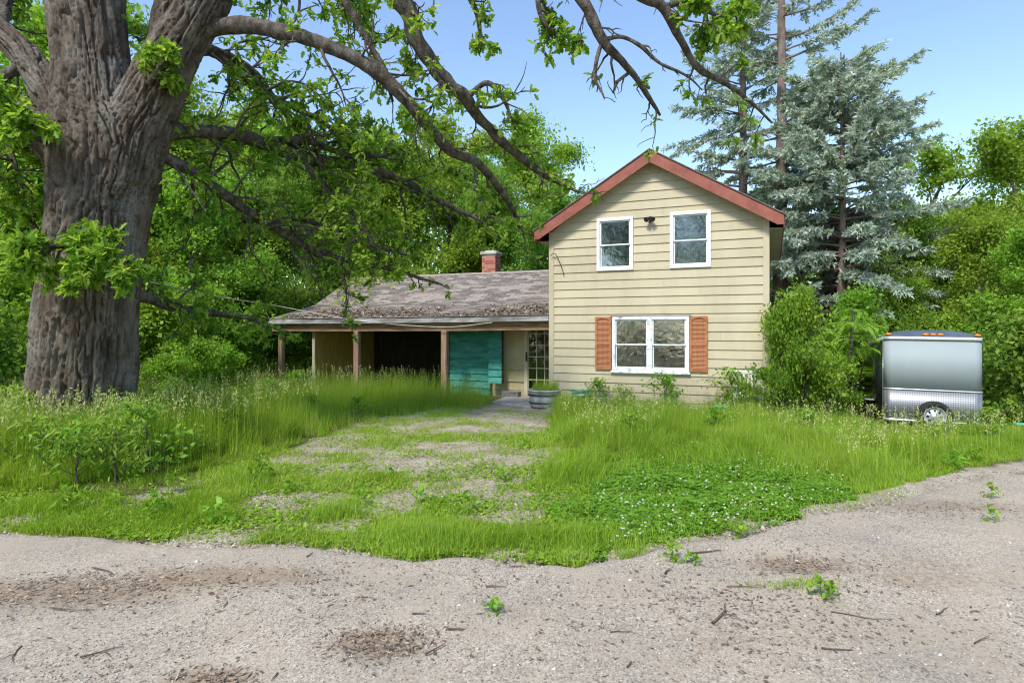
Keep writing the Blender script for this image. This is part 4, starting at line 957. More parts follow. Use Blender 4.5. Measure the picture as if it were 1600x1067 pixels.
# ------------------------------------------------------------------ woodland trees
def broadleaf(seed, H, R, clear=.15, nl=16, nleaf=26000, size=(.10, .19), tpl=QUAD, sig=.34):
    rng = np.random.default_rng(seed); wood = NB(); lf = NB()
    tp = np.array([[0, 0, -.4]]+[[rng.normal(0, .035*H)*t, rng.normal(0, .035*H)*t, .93*H*t] for t in np.linspace(.12, 1, 8)])
    tp = spline(tp, .4); r0 = .016*H+.03*min(1, H/8)**1.5; v, f = tube_np(tp, np.linspace(r0, min(.03, r0*.5), len(tp)), 10, .15, seed); wood.add(v, f); cl = []
    for i in range(nl):
        t = clear+(1-clear)*(i+.5*rng.random())/nl; k = min(len(tp)-1, int(t*(len(tp)-1))); az = i*2.4+rng.normal(0, .4)
        prof = math.sin(PI*min(1, .18+.80*((t-clear)/(1-clear))**.8))**.7
        el = math.radians(rng.uniform(5, 35)+40*t); L = R*prof*rng.uniform(.75, 1.15); d = np.array([math.cos(az)*math.cos(el), math.sin(az)*math.cos(el), math.sin(el)])
        lp = twig_path(tp[k], d, L, rng, .02, .22, 10); rr = max(.0035*H**.7, r0*.42*(1-t*.6)); v, f = tube_np(lp, np.linspace(rr, min(.012, rr*.6), len(lp)), 6); wood.add(v, f)
        for j in range(7):
            q = rng.integers(2, len(lp)); d2 = unit(unit(lp[q]-lp[q-1])*.6+rng.normal(0, .7, 3)+[0, 0, .1]); bp = twig_path(lp[q], d2, L*rng.uniform(.2, .5), rng, .02, .3, 6)
            v, f = tube_np(bp, np.linspace(rr*.4, min(.006, rr*.25), len(bp)), 4); wood.add(v, f)
            for q in (2, 3, 4, 5, 6): cl.append(bp[q])
        cl += [lp[q] for q in range(4, 11)]
    cl = np.array(cl); wt = rng.random(len(cl))**1.5+.08; idx = rng.choice(len(cl), nleaf, p=wt/wt.sum())
    cvar = rng.normal(0, .13, len(cl)); c = cl[idx]+rng.normal(0, sig, (nleaf, 3))*np.array([1, 1, .62])
    c[:, 2] = np.maximum(c[:, 2], .015*H)
    d = unit(rng.normal(0, 1, (nleaf, 3))+[0, 0, -.35]); n = unit(rng.normal(0, .6, (nleaf, 3))+[0, 0, 1.]); rn = np.clip(.48+.2*rng.normal(0, 1, nleaf)+cvar[idx], 0, 1)
    leaves(lf, c, d, n, size[0]*.7+(size[1]*1.25-size[0]*.7)*rng.random(nleaf)**1.6, tpl, rn)
    return wood.mesh('trunk', True), lf.mesh('crown')
KIND = {}
def kind(key, mat, **k):
    wm, lm = broadleaf(**k); wm.materials.append(WOOD); lm.materials.append(LM[mat]); KIND[key] = (wm, lm)
kind('a', 'tree', seed=1, H=12, R=4.4, nleaf=42000)
kind('b', 'tree', seed=2, H=13, R=3.8, clear=.2, nleaf=34000, size=(.11, .21))
kind('c', 'dark', seed=3, H=12, R=4.2, clear=.12, nleaf=36000)
kind('d', 'tree', seed=4, H=9, R=3.6, clear=.1, nl=14, nleaf=28000)
kind('airy', 'tree', seed=5, H=11, R=3.2, clear=.3, nl=12, nleaf=11000, sig=.24)
kind('s1', 'shrub', seed=11, H=2.6, R=1.35, clear=.02, nl=16, nleaf=9000, size=(.06, .13), sig=.16, tpl=RHOMB)
kind('s2', 'shrub', seed=12, H=3.6, R=1.6, clear=.05, nl=16, nleaf=12000, size=(.07, .14), sig=.2)
kind('s3', 'dark', seed=13, H=2.4, R=1.8, clear=.02, nl=14, nleaf=9000, size=(.07, .14), sig=.2)
kind('w1', 'shrub', seed=14, H=.95, R=.55, clear=.02, nl=12, nleaf=900, size=(.04, .09), sig=.08, tpl=RHOMB)
kind('w2', 'tree', seed=15, H=.75, R=.55, clear=.02, nl=12, nleaf=800, size=(.04, .10), sig=.09, tpl=LONG)
def tree(key, x, y, s=1., rz=None, label='', cat='tree', group=None, name='woodland_tree', sz=None):
    z = float(gz(x, y)); e = empty(name, (x, y, z-.05), random.uniform(0, 6.28) if rz is None else rz, label, cat, group); e.scale = (s, s, (sz or s))
    wm, lm = KIND[key]; put('trunk' if 's' not in key and 'w' not in key else 'stem', wm, None, e); put('crown' if 's' not in key and 'w' not in key else 'foliage', lm, None, e); return e
def at(px, d): return (px-HX)/F*d, d
LBL = {'a': 'broad mid green woodland tree rising behind the porch roof and oak', 'b': 'tall narrow light green woodland tree standing behind the porch roof', 'c': 'dense dark green woodland tree in the wood behind the porch', 'd': 'low spreading light green tree at the wood edge behind the porch'}
OWN = {700: 'broad light green tree towering over the middle of the porch ridge', 575: 'tall light green tree rising behind the left end of the porch ridge', 480: 'dense dark tree just behind the left rake of the porch roof', 840: 'tall light green tree filling the gap beside the left eave of the gable', 770: 'dense dark tree directly behind the brick chimney', 640: 'low spreading tree between the chimney and the porch roof end',
       900: 'low bright tree peeping over the left slope of the red gable trim', 860: 'small dark tree squeezed between chimney and gable wall', 60: 'low light green tree close behind the oak trunk', 120: 'tall narrow tree standing straight behind the oak trunk', 310: 'low spreading tree under the oak limbs toward the porch', 380: 'low light tree just left of the porch corner post'}
for key, px, d, s in (('a', 700, 27, .93), ('b', 575, 25, .78), ('c', 480, 22.5, .72), ('a', 840, 30, 1.02), ('d', 640, 24.5, .95), ('b', 420, 27, .84), ('c', 770, 26, .78), ('d', 380, 22.5, .75),
                    ('a', 300, 22, .9), ('c', 220, 26, 1.), ('b', 120, 19, .95), ('d', 310, 18.5, .72), ('a', 20, 21, 1.), ('c', -60, 16, .8), ('d', 60, 15, .72), ('b', 245, 30, 1.0), ('c', 560, 33, 1.1), ('a', 400, 34, 1.2), ('b', -40, 27, 1.15), ('d', 900, 25, .78), ('c', 860, 24, .62)):
    x, y = at(px, d); tree(key, x, y, s, None, OWN.get(px, LBL[key]), 'tree', 'woodland trees behind the porch wing')
OWNR = {1540: 'low bright green tree rising over the right end of the trailer roof', 1420: 'small low tree just above the left end of the trailer roof', 1400: 'dense dark tree under the drooping blue spruce boughs', 1310: 'dense dark tree at the foot of the full blue spruce', 1500: 'dense dark tree straight behind the trailer roof', 1590: 'tall light green tree behind the thicket right of the trailer', 1180: 'light green tree glimpsed between the two bare spruce trunks'}
LBR = {'a': 'broad mid green tree in the wood behind the cargo trailer', 'b': 'tall light green tree in the wood behind the cargo trailer', 'c': 'dense dark green tree close behind the cargo trailer', 'd': 'low bright green tree beside the wood behind the trailer', 'airy': 'airy thin-crowned tree with visible limbs beyond the blue spruces'}
for key, px, d, s in (('airy', 1465, 25, .92), ('b', 1590, 21, .72), ('d', 1540, 18.5, .62), ('c', 1400, 21, .58), ('c', 1500, 24, .62), ('a', 1640, 26, .82), ('d', 1420, 19, .42), ('a', 1740, 22, .85), ('c', 1310, 24, .6), ('d', 1620, 17, .55), ('b', 1180, 30, .7), ('airy', 1690, 24, .95)):
    x, y = at(px, d); tree(key, x, y, s, None, OWNR.get(px, LBR[key]), 'tree', 'woodland trees behind the trailer')
GS = 'shrubs along the wood edge behind the oak'
for i, (px, d) in enumerate(((-30, 12.5), (20, 13.5), (-90, 11), (240, 14.5), (300, 16), (270, 18), (350, 18.5), (385, 22.5), (455, 22.5), (520, 23), (330, 20), (200, 16.5), (120, 14.5), (600, 24), (405, 24))):
    k = ('s1', 's2', 's3')[i % 3]; x, y = at(px, d)
    if k == 's1' and px > 350: k = 's3'
    tree(k, x, y, random.uniform(.75, 1.05), None, {'s1': 'light green leafy shrub at the wood edge behind the oak', 's2': 'tall upright bright shrub at the wood edge behind the oak', 's3': 'low dark green shrub at the wood edge behind the oak'}[k], 'shrub', GS, 'wood_edge_shrub')
GS2 = 'shrubs along the wood edge behind the trailer'
for i, (px, d) in enumerate(((1330, 17.5), (1400, 18), (1480, 17.5), (1560, 16.5), (1620, 14), (1680, 13.5), (1590, 17), (1290, 18), (1450, 19), (1530, 19))):
    k = ('s2', 's3', 's1')[i % 3]; x, y = at(px, d); tree(k, x, y, random.uniform(.75, 1.0), None, {'s1': 'light green leafy shrub in the thicket behind the trailer', 's2': 'tall upright bright shrub in the thicket behind the trailer', 's3': 'low dark green shrub in the thicket behind the trailer'}[k], 'shrub', GS2, 'thicket_shrub')
# shrub growing up the corner of the house
x, y = at(1258, 12.9); tree('s2', x, y, .52, 1.0, 'big leafy shrub crowding the right corner of the house', 'shrub', None, 'corner_shrub', .78)
x, y = at(1222, 12.7); tree('s1', x, y, .42, 2.2, 'narrow bright shrub hugging the siding at the right house corner', 'shrub', None, 'corner_shrub', .9)
x, y = at(1300, 13.4); tree('s1', x, y, .46, 4.2, 'lower rounded shrub between the house corner shrub and trailer', 'shrub', None, 'corner_shrub', .55)
for px, v0, k, s, lb in ((1040, -.55, 'w1', .95, 'bushy weed growing under the middle of the shuttered window'), (975, -.5, 'w2', .75, 'narrow-leaved weed under the left end of the shuttered window'), (1140, -.6, 'w1', 1.1, 'tall arching weed between the shuttered window and white garden chair'), (1190, -.5, 'w1', 1.25, 'spreading weed against the siding at the right corner board'), (1162, -1.25, 'w1', .9, 'leafy weed half hiding the seat of the white garden chair'), (1182, -1.15, 'w2', .95, 'narrow-leaved weed close against the white garden chair'), (930, -.35, 'w1', .8, 'thin weed reaching up to the left orange shutter')):
    p = hw(hp(px, 600, v0)[0], v0, 0); tree(k, p[0], p[1], s, None, lb, 'weed', None, 'tall_weed')
GW = 'weeds round the foot of the oak'
for i, (px, py) in enumerate(((15, 715), (60, 745), (95, 720), (150, 735), (205, 715), (240, 690), (285, 690), (320, 665), (-20, 690), (40, 690), (180, 755), (120, 760), (270, 655), (360, 650), (-60, 730), (230, 735))):
    c = G(px, py); k = 'w2' if i % 3 else 'w1'; tree(k, c[0], c[1], random.uniform(.75, 1.15), None, 'narrow-leaved green weed clump round the foot of the oak' if k == 'w2' else 'broad-leaved yellow-green weed clump round the foot of the oak', 'weed', GW, 'weed_clump')
for px, py, k, sc_ in ((420, 640, 'w1', .8), (480, 655, 'w1', .6), (350, 700, 'w1', .7), (300, 720, 'w2', .6), (400, 680, 'w2', .55), (560, 650, 'w1', .5), (460, 625, 'w1', .9), (250, 640, 'w1', 1.), (1260, 690, 'w1', .6), (1350, 700, 'w1', .5), (1460, 700, 'w2', .5), (1120, 680, 'w1', .6), (980, 690, 'w1', .55), (1540, 690, 'w1', .7), (920, 665, 'w2', .6)):
    c = G(px, py); lf_ = px < 800; tree(k, c[0], c[1], sc_, None, ('broad-leaved' if k == 'w1' else 'narrow-leaved')+' weed growing among the tall grass '+('in front of the porch' if lf_ else 'in front of the house and trailer'), 'weed', 'weeds in the tall grass', 'field_weed')
for px, d, s in ((300, 13.5, .62), (265, 12.5, .5), (345, 14.5, .55)):
    x, y = at(px, d); tree('s1', x, y, s, None, 'yellow-green sapling in tall grass between the oak and porch', 'sapling', 'saplings between oak and porch', 'sapling')
# sumac with long feather leaves
def sumac():
    rng = np.random.default_rng(44); x, y = at(1308, 14.6); z = float(gz(x, y)); st = NB(); lf = NB()
    for i in range(7):
        az = i*.9; p0 = np.array([rng.normal(0, .15), rng.normal(0, .15), -.1]); d = np.array([.35*math.cos(az), .35*math.sin(az), 1.]); tp = twig_path(p0, d, rng.uniform(2.0, 2.75), rng, 0, .1, 9)
        v, f = tube_np(tp, np.linspace(.03, .012, len(tp)), 6); st.add(v, f)
        for j in range(9):
            a = j*2.4+i; b = tp[-1-(j % 4)//2-(j//5)]; fp = twig_path(b, np.array([math.cos(a), math.sin(a), .75]), rng.uniform(.5, .75), rng, .17, .08, 12)
            v, f = tube_np(fp, np.linspace(.006, .002, len(fp)), 4); st.add(v, f)
            for q in range(2, 13):
                t = unit(fp[min(q, 12)]-fp[q-1]); sd = unit(np.cross(t, [0, 0, 1.]))
                L = .17*math.sin(PI*(.15+.8*q/13)); n = 2
                leaves(lf, np.array([fp[q], fp[q]]), np.array([sd+t*.5-[0, 0, .25], -sd+t*.5-[0, 0, .25]]), np.array([[0, 0, 1.]]*2)+rng.normal(0, .15, (2, 3)), np.array([L, L]), LONG, np.clip(rng.normal(.7, .12, 2), 0, 1))
    e = empty('sumac_shrub', (x, y, z), 0, 'sumac with long feathery drooping leaves beside the house corner', 'shrub')
    put('stem', st.mesh('stem', True), TWIG, e); put('foliage', lf.mesh('foliage'), LM['shrub'], e)
sumac()
# ------------------------------------------------------------------ blue spruces
def spruce(seed, H, R, z0, z1, dens, wh=.42, prof=1., n=6, tw=26, rtop=.02, extra=()):
    rng = np.random.default_rng(seed); wood = NB(); lf = NB()
    tp = np.c_[.12*np.sin(np.linspace(0, 3, 20)), .1*np.cos(np.linspace(0, 2, 20)), np.linspace(-.4, H, 20)]; v, f = tube_np(tp, np.linspace(.012*H+.07, rtop, 20), 10, .12, seed); wood.add(v, f)
    brs = []; z = z0
    while z < z1:
        for i in range(n):
            if rng.random() > dens: continue
            brs.append((z+rng.normal(0, .1), rng.uniform(0, 2*PI), max(.35, R*(1-(z/H))**prof*rng.uniform(.65, 1.15))))
        z += wh*rng.uniform(.7, 1.3)
    brs += list(extra)
    for z, az, L in brs:
        k = np.array([np.interp(z, tp[:, 2], tp[:, 0]), np.interp(z, tp[:, 2], tp[:, 1]), z]); up = .18+.5*(z/H)
        bp = twig_path(k, [math.cos(az), math.sin(az), up-.25], L, rng, (-.02 if z > .62*H else .022), .10, 12)
        v, f = tube_np(bp, np.linspace(.012+.012*L, .006, len(bp)), 5); wood.add(v, f)
        nt = int(tw*L/2+4)
        for j in range(nt):
            t = rng.uniform(.22, 1); q = t*12; i0 = min(11, int(q)); p = bp[i0]+(bp[i0+1]-bp[i0])*(q-i0); ax = unit(bp[i0+1]-bp[i0])
            sd = unit(np.cross(ax, [0, 0, 1.]))*(1 if rng.random() < .5 else -1); l2 = rng.uniform(.22, .6)*(1.2-.6*t)
            d2 = unit(ax*.8+sd*rng.uniform(.3, 1)+[0, 0, rng.uniform(-.75, .1)])
            m = int(7+l2*27); s = np.linspace(.1, 1, m); c = p+d2*(l2*s)[:, None]+np.array([0, 0, -.2])*((s*l2)**2)[:, None]
            dd = unit(d2+rng.normal(0, .62, (m, 3))); leaves(lf, c, dd, rng.normal(0, 1, (m, 3)), rng.uniform(.11, .20, m), SPRIG, np.clip(rng.normal(.42+.2*(s-.5)+rng.normal(0, .13), .17), 0, 1))
    return wood.mesh('trunk', True), lf.mesh('crown')
SPB = M('spruce_bark', (.13, .095, .08), (.235, .18, .15), 8, .95, .8, 30, .02, (1, 1, .4))
for (px, d, args, lb) in ((1157, 23, dict(seed=3, H=17, R=4.3, z0=3.5, z1=15.5, dens=.62, prof=.75, n=5, tw=24, extra=[(7.5+.9*i, PI+.35*math.sin(i*2.), 3.1-.18*i) for i in range(7)]), 'half bare blue spruce rising behind the left slope of the gable roof'),
                       (1217, 22.3, dict(seed=4, H=19, R=3.8, z0=5, z1=17.5, dens=.42, prof=.6, n=6, tw=26, rtop=.06, extra=[(9.5+.8*i, .25*math.sin(i*1.7), 3.9-.15*i) for i in range(9)]), 'tallest thin blue spruce with bare reddish trunk behind the gable peak'),
                       (1312, 21.0, dict(seed=5, H=11.6, R=4.4, z0=1.8, z1=11.3, dens=.92, prof=.5, n=9, tw=30, wh=.33, extra=[(9.0, .05, 3.6), (10.4, .1, 2.7), (8.3, -.2, 3.3), (11.2, .2, 2.0), (7.4, .1, 3.2)]), 'dense full blue spruce with drooping silvery boughs behind the house corner')):
    wm, lm = spruce(**args); x, y = at(px, d); e = empty('blue_spruce', (x, y, float(gz(x, y))-.05), 0, lb, 'spruce'); put('trunk', wm, SPB, e); put('crown', lm, LM['spruce'], e)

# far wood closing the view below the skyline
def far_wood():
    rng = np.random.default_rng(9); nb = NB(); n = 42000
    x = rng.uniform(-60, 60, n); y = rng.uniform(38, 56, n); top = 7.5+4.5*n2(x, x*0, .16, 3, 3)-2.4*np.exp(-((x-16)/9)**2); z = top*rng.random(n)**.75
    leaves(nb, np.c_[x, y, z], rdir(n, rng), unit(rng.normal(0, .6, (n, 3))+[0, -.3, 1]), rng.uniform(.35, .7, n), QUAD, np.clip(n2(x, z, .8, 5, 2)+rng.normal(-.05, .15, n), 0, 1))
    tag(put('distant_wood', nb.mesh('distant_wood'), LM['tree']), 'continuous mass of distant green wood behind everything', 'wood', None, 'stuff')
far_wood()

# ------------------------------------------------------------------ grass and ground cover
def GV(px, py):
    d = F*HC/(py-HY)
    for _ in range(6): d = F*(HC-gz((px-HX)/F*d, d))/(py-HY)
    x = (px-HX)/F*d; return x, d
def sample_px(poly, n, rng, world=.5):               # points in a pixel polygon, mixed pixel-uniform and world-uniform
    poly = np.array(poly, float); x0, y0 = poly.min(0); x1, y1 = poly.max(0); X = []; Y = []
    m = n*4; px = rng.uniform(x0, x1, m); py = rng.uniform(y0, y1, m); k = inpoly(px, py, poly); px, py = px[k], py[k]
    d = 1/(py-HY); wgt = d**3; wgt /= wgt.max(); pk = (rng.random(len(px)) > world)|(rng.random(len(px)) < wgt)
    px, py = px[pk], py[pk]; 
    if len(px) < n: n = len(px)
    px, py = px[:n], py[:n]; x, y = GV(px, py); return x, y, px, py
def blades(nb, x, y, h, w, rng, rnd, lean=.35, zoff=None):
    n = len(x); z = gz(x, y)-.01 if zoff is None else zoff; th = 2*PI*2*n2(x, y, .7, 201, 2)+rng.normal(0, 1.1, n); fa = rng.uniform(0, 2*PI, n)
    L = np.abs(rng.normal(0, lean, n))*h; lx, ly = np.cos(th)*L, np.sin(th)*L; sx, sy = np.cos(fa)*w/2, np.sin(fa)*w/2; b = np.c_[x, y, z]
    s = np.c_[sx, sy, np.zeros(n)]; m = b+np.c_[lx*.3, ly*.3, h*.55]; t = b+np.c_[lx, ly, h*np.sqrt(np.clip(1-(L/h)**2*.5, .3, 1))]
    lo = (y > 10.2)|(h < .055); k0 = np.where(lo)[0]; k1 = np.where(~lo)[0]; rnd = np.asarray(rnd)
    v = np.stack([b[k0]-s[k0], b[k0]+s[k0], t[k0]], 1).reshape(-1, 3); nb.f.setdefault(3, []).append(nb.n+np.arange(3*len(k0)).reshape(-1, 3)); nb.a.setdefault(3, []).append(rnd[k0]); nb.v.append(v); nb.n += len(v)
    tt = t; n = len(k1); b, s, m, t, rnd = b[k1], s[k1], m[k1], t[k1], rnd[k1]
    v = np.stack([b-s, b+s, m+s*.8, m-s*.8, t], 1).reshape(-1, 3); i = np.arange(n)[:, None]*5; base = nb.n; nb.v.append(v); nb.n += len(v)
    nb.f.setdefault(4, []).append(base+i+np.array([0, 1, 2, 3])); nb.f.setdefault(3, []).append(base+i+np.array([3, 2, 4])); nb.a.setdefault(4, []).append(rnd); nb.a.setdefault(3, []).append(rnd)
    return tt
LEFT = [(-420, 650), (0, 626), (250, 612), (430, 606), (560, 612), (690, 621), (772, 630), (740, 643), (640, 655), (560, 666), (480, 690), (420, 708), (330, 735), (200, 750), (0, 768), (-420, 800)]
RIGHT = [(868, 648), (960, 650), (1080, 656), (1200, 668), (1300, 672), (1380, 676), (1560, 676), (1800, 676), (1800, 705), (1600, 718), (1500, 735), (1420, 757), (1340, 772), (1300, 742), (1180, 705), (1050, 695), (960, 722), (915, 745), (880, 700), (862, 665)]
CLOVER = [(850, 815), (880, 860), (930, 872), (1000, 852), (1080, 838), (1150, 828), (1230, 806), (1300, 786), (1360, 772), (1300, 742), (1180, 705), (1060, 692), (960, 720), (900, 765)]
rg = np.random.default_rng(5); fld = NB(); seed_nb = NB()
def dist_in(px, py, poly):                           # distance (pixels) to the polygon's outline
    r = np.full(len(px), 1e9); P2 = np.array(poly, float)
    for a, b in zip(P2, np.roll(P2, -1, 0)):
        e = b-a; t = np.clip(((px-a[0])*e[0]+(py-a[1])*e[1])/(e@e), 0, 1); r = np.minimum(r, np.hypot(px-a[0]-t*e[0], py-a[1]-t*e[1]))
    return r
for poly, n, h0, h1 in ((LEFT, 180000, .14, .72), (RIGHT, 165000, .14, .50)):
    x, y, px, py = sample_px(poly, n, rg); di = dist_in(px, py, poly); far = py < np.interp(px, [-400, 0, 430, 770, 900, 1600], [670, 650, 628, 640, 668, 690])
    k = np.where(far, 1, np.clip(di/34, 0, 1)); pat = n2(x, y, .8, 71, 3); h = (h0+(h1-h0)*k)*(.35+1.1*pat)*rg.uniform(.4, 1.2, len(x))*np.where(poly is RIGHT, np.interp(px, [1250, 1400], [1, .55]), 1)
    keep = (n2(x, y, 3, 81, 2) > .46-.28*k); x, y, h, px, py, pat = [q[keep] for q in (x, y, h, px, py, pat)]; jx = .55*(n2(x, y, 1.7, 301, 3)-.5); jy = .75*(n2(x, y, 1.7, 302, 3)-.5); ok = px < 1250; x = x+jx*ok*(y < 13); y = y+jy*ok*(y < 13)
    rnd = np.clip(.12+.75*n2(x, y, .9, 91, 3)+rg.normal(0, .17, len(x)), 0, .93); rnd[rg.random(len(x)) < .08] = 1.
    blades(fld, x, y, h, rg.uniform(.004, .010, len(x)), rg, rnd, .48)
    # seed stalks
    m = 3400 if poly is LEFT else 900; x, y, px, py = sample_px(poly, m, rg); di = dist_in(px, py, poly); kk = di > 8; x, y = x[kk], y[kk]; m = len(x)
    hh = (h1*1.18 if poly is LEFT else h1*1.15)*rg.uniform(.8, 1.12, m)
    t = blades(fld, x, y, hh, np.full(m, .006), rg, np.full(m, .85), .12)
    for j in range(9):
        c = t-np.array([0, 0, 1.])*(.14*j/9)+rg.normal(0, .009, (m, 3)); leaves(seed_nb, c, rg.normal(0, .7, (m, 3))+[0, 0, 1.], rg.normal(0, 1, (m, 3)), rg.uniform(.02, .05, m), SPRIG, rg.random(m))
fo = tag(put('tall_grass', fld.mesh('tall_grass'), LM['grass']), 'tall bright unmown grass in front of porch, house and trailer', 'grass', None, 'stuff')
tag(put('seed_heads', seed_nb.mesh('seed_heads'), LM['seed']), 'pale seed heads nodding above the tall grass', 'grass', None, 'stuff')
# short sparse grass on the gravel and along the edge of the drive
sh = NB(); BAND = [(-420, 790), (0, 762), (200, 745), (330, 733), (430, 702), (560, 664), (740, 640), (880, 640), (900, 700), (960, 745), (900, 800), (930, 874), (900, 886), (800, 874), (720, 868), (640, 874), (560, 860), (440, 848), (300, 850), (140, 836), (0, 830), (-420, 824)]
def band_w(x, y, px, py):
    d = n2(x, y, 1.3, 101, 3); strip = np.exp(-((py-np.interp(px, [0, 300, 600, 800, 1000], [802, 815, 840, 842, 835]))/26)**2)*np.interp(px, [0, 420, 560, 640, 900], [.5, .6, .6, .9, 1.1])
    side = np.clip(1-dist_in(px, py, LEFT)/45, 0, 1)*.7+np.clip(1-dist_in(px, py, RIGHT)/40, 0, 1)*.6
    return np.clip((d-.46)*4.2+.5*strip+side*.75, .02, 1.2), strip, side
# thin carpet
x, y, px, py = sample_px(BAND, 210000, rg, .25); wv, strip, side = band_w(x, y, px, py); keep = rg.random(len(x)) < (.30+.7*wv)*np.clip((n2(x, y, 2.3, 107, 3)-.34+.22*wv)*4, .20, .9)
x, y, wv = x[keep], y[keep], wv[keep]
blades(sh, x, y, (.03+.045*wv)*rg.uniform(.5, 1.5, len(x)), rg.uniform(.006, .013, len(x)), rg, np.clip(.34+.5*n2(x, y, 1.3, 111)+rg.normal(0, .26, len(x)), 0, 1), .9)
# creeping leaves between the stones
x, y, px, py = sample_px(BAND, 60000, rg, .25); wv, strip, side = band_w(x, y, px, py); keep = rg.random(len(x)) < np.clip((n2(x, y, 1.6, 401, 3)-.42+.12*wv)*4, .07, .75); x, y = x[keep], y[keep]; n = len(x); az = rg.uniform(0, 2*PI, n)
leaves(sh, np.c_[x, y, gz(x, y)+rg.uniform(.004, .03, n)], np.c_[np.cos(az), np.sin(az), rg.normal(.25, .25, n)], np.c_[rg.normal(0, .3, (n, 2)), np.ones(n)], rg.uniform(.02, .06, n), QUAD, np.clip(rg.normal(.42, .2, n), 0, 1))
# tufts
x, y, px, py = sample_px(BAND, 3600, rg, .3); wv, strip, side = band_w(x, y, px, py); keep = rg.random(len(x)) < .08+.8*wv; x, y, wv, strip, side = [q[keep] for q in (x, y, wv, strip, side)]
for cx, cy_, ww, st_, sd_ in zip(x, y, wv, strip, side):
    n = int(rg.uniform(15, 70)*(.5+ww)); r_ = rg.uniform(.03, .13); xx = cx+rg.normal(0, r_, n); yy = cy_+rg.normal(0, r_, n); k2 = yy > edge_y(xx)-.04; xx, yy = xx[k2], yy[k2]
    hh = rg.uniform(.03, .12)*(.5+.5*ww)+.08*(sd_ > .5)*rg.random(); tone = rg.normal(.5, .16); blades(sh, xx, yy, hh*rg.uniform(.4, 1.2, len(xx)), rg.uniform(.003, .007, len(xx)), rg, np.clip(rg.normal(tone, .12, len(xx)), 0, 1), .75)
for px0, py0, rx, ry, n, hh in ((1225, 915, .16, .045, 700, .05), (700, 850, .32, .10, 3500, .17), (520, 808, .16, .10, 1300, .15), (895, 745, .22, .22, 2500, .32), (1000, 870, .1, .05, 500, .10), (60, 800, .5, .16, 1800, .16), (880, 850, .35, .10, 3000, .14), (380, 758, .3, .15, 900, .2), (1100, 780, .9, .6, 4500, .10), (1000, 800, .7, .5, 3500, .10), (1220, 760, .6, .5, 3500, .11), (1050, 715, .8, .6, 6000, .22), (1200, 722, .7, .5, 5000, .22), (950, 840, .4, .2, 2000, .10)):
    c = G(px0, py0); x = c[0]+rg.normal(0, rx, n); y = c[1]+rg.normal(0, ry, n); kk = (y < edge_y(x)+20) & ((y > edge_y(x)-.03) | (px0 == 1225)); x, y = x[kk], y[kk]
    blades(sh, x, y, hh*(.25+1.1*rg.random(len(x))**1.7)*(.25+1.5*n2(x, y, 3.5, 121, 3)), rg.uniform(.003, .007, len(x)), rg, np.clip(rg.normal(.5, .22, len(x)), 0, 1), .85)
tag(put('short_grass', sh.mesh('short_grass'), LM['grass']), 'sparse short grass and weeds on the gravel before the porch', 'grass', None, 'stuff')
# clover
cv = NB(); x, y, px, py = sample_px(CLOVER, 46000, rg, .3); di = dist_in(px, py, CLOVER); keep = rg.random(len(x)) < np.clip(.30+di/40, 0, 1)*np.clip((n2(x, y, 2.0, 131, 3)-.30)*5, .15, 1); x, y, di = x[keep], y[keep], di[keep]; jx, jy = .5*(n2(x, y, 2, 303, 3)-.5), .6*(n2(x, y, 2, 304, 3)-.5); x = x+jx; y = np.maximum(y+jy, edge_y(x)+.01)
hm = (.015+.06*np.clip(di/40, 0, 1)*(.3+1.2*n2(x, y, 2.2, 141, 2)))
z = gz(x, y)+hm*rg.uniform(.3, 1.1, len(x)); n = len(x); az = rg.uniform(0, 2*PI, n); rn = np.clip(.25+.5*n2(x, y, 1.6, 151, 2)+rg.normal(0, .14, n), 0, 1); sz = rg.uniform(.022, .042, n)
WIDE = (np.array([(0, 0, 0), (.46, .62, .10), (0, 1., .06), (-.46, .62, .10)]), [np.array([[0, 1, 2, 3]])])
for j in range(3):
    a = az+j*2*PI/3; leaves(cv, np.c_[x, y, z], np.c_[np.cos(a), np.sin(a), rg.normal(.1, .2, n)], np.c_[rg.normal(0, .25, n), rg.normal(0, .25, n), np.ones(n)], sz, WIDE, rn)
tag(put('clover_patch', cv.mesh('clover_patch'), LM['clover']), 'dense low green clover patch bordering the driveway', 'clover', None, 'stuff')
fl = NB(); x, y, px, py = sample_px(CLOVER, 1500, rg, .2); keep = (n2(x, y, 1.2, 161) > .45) & (px > 930); x, y = x[keep][:300], y[keep][:300]; n = len(x); z = gz(x, y)+rg.uniform(.05, .12, n)
for j in range(12):
    a = j*2.4; e = -.6+1.6*j/12; dd = np.c_[np.full(n, math.cos(a)), np.full(n, math.sin(a)), np.full(n, e)]; leaves(fl, np.c_[x, y, z], dd, rg.normal(0, 1, (n, 3)), rg.uniform(.009, .015, n), QUAD, rg.random(n))
tag(put('clover_flowers', fl.mesh('clover_flowers'), leafmat('clover_white', [(0, (.62, .64, .55)), (1, (.82, .82, .78))], .2)), 'scattered white clover flower heads', 'flowers', None, 'stuff')
# grass in the planter
tg = NB(); n = 420; a = rg.uniform(0, 2*PI, n); r = .33*np.sqrt(rg.random(n)); blades(tg, r*np.cos(a), r*np.sin(a), rg.uniform(.1, .38, n), rg.uniform(.006, .014, n), rg, np.clip(rg.normal(.65, .2, n), 0, 1), .55, np.full(n, .335))
tag(put('weeds', tg.mesh('weeds'), LM['grass'], tub), kind='stuff')
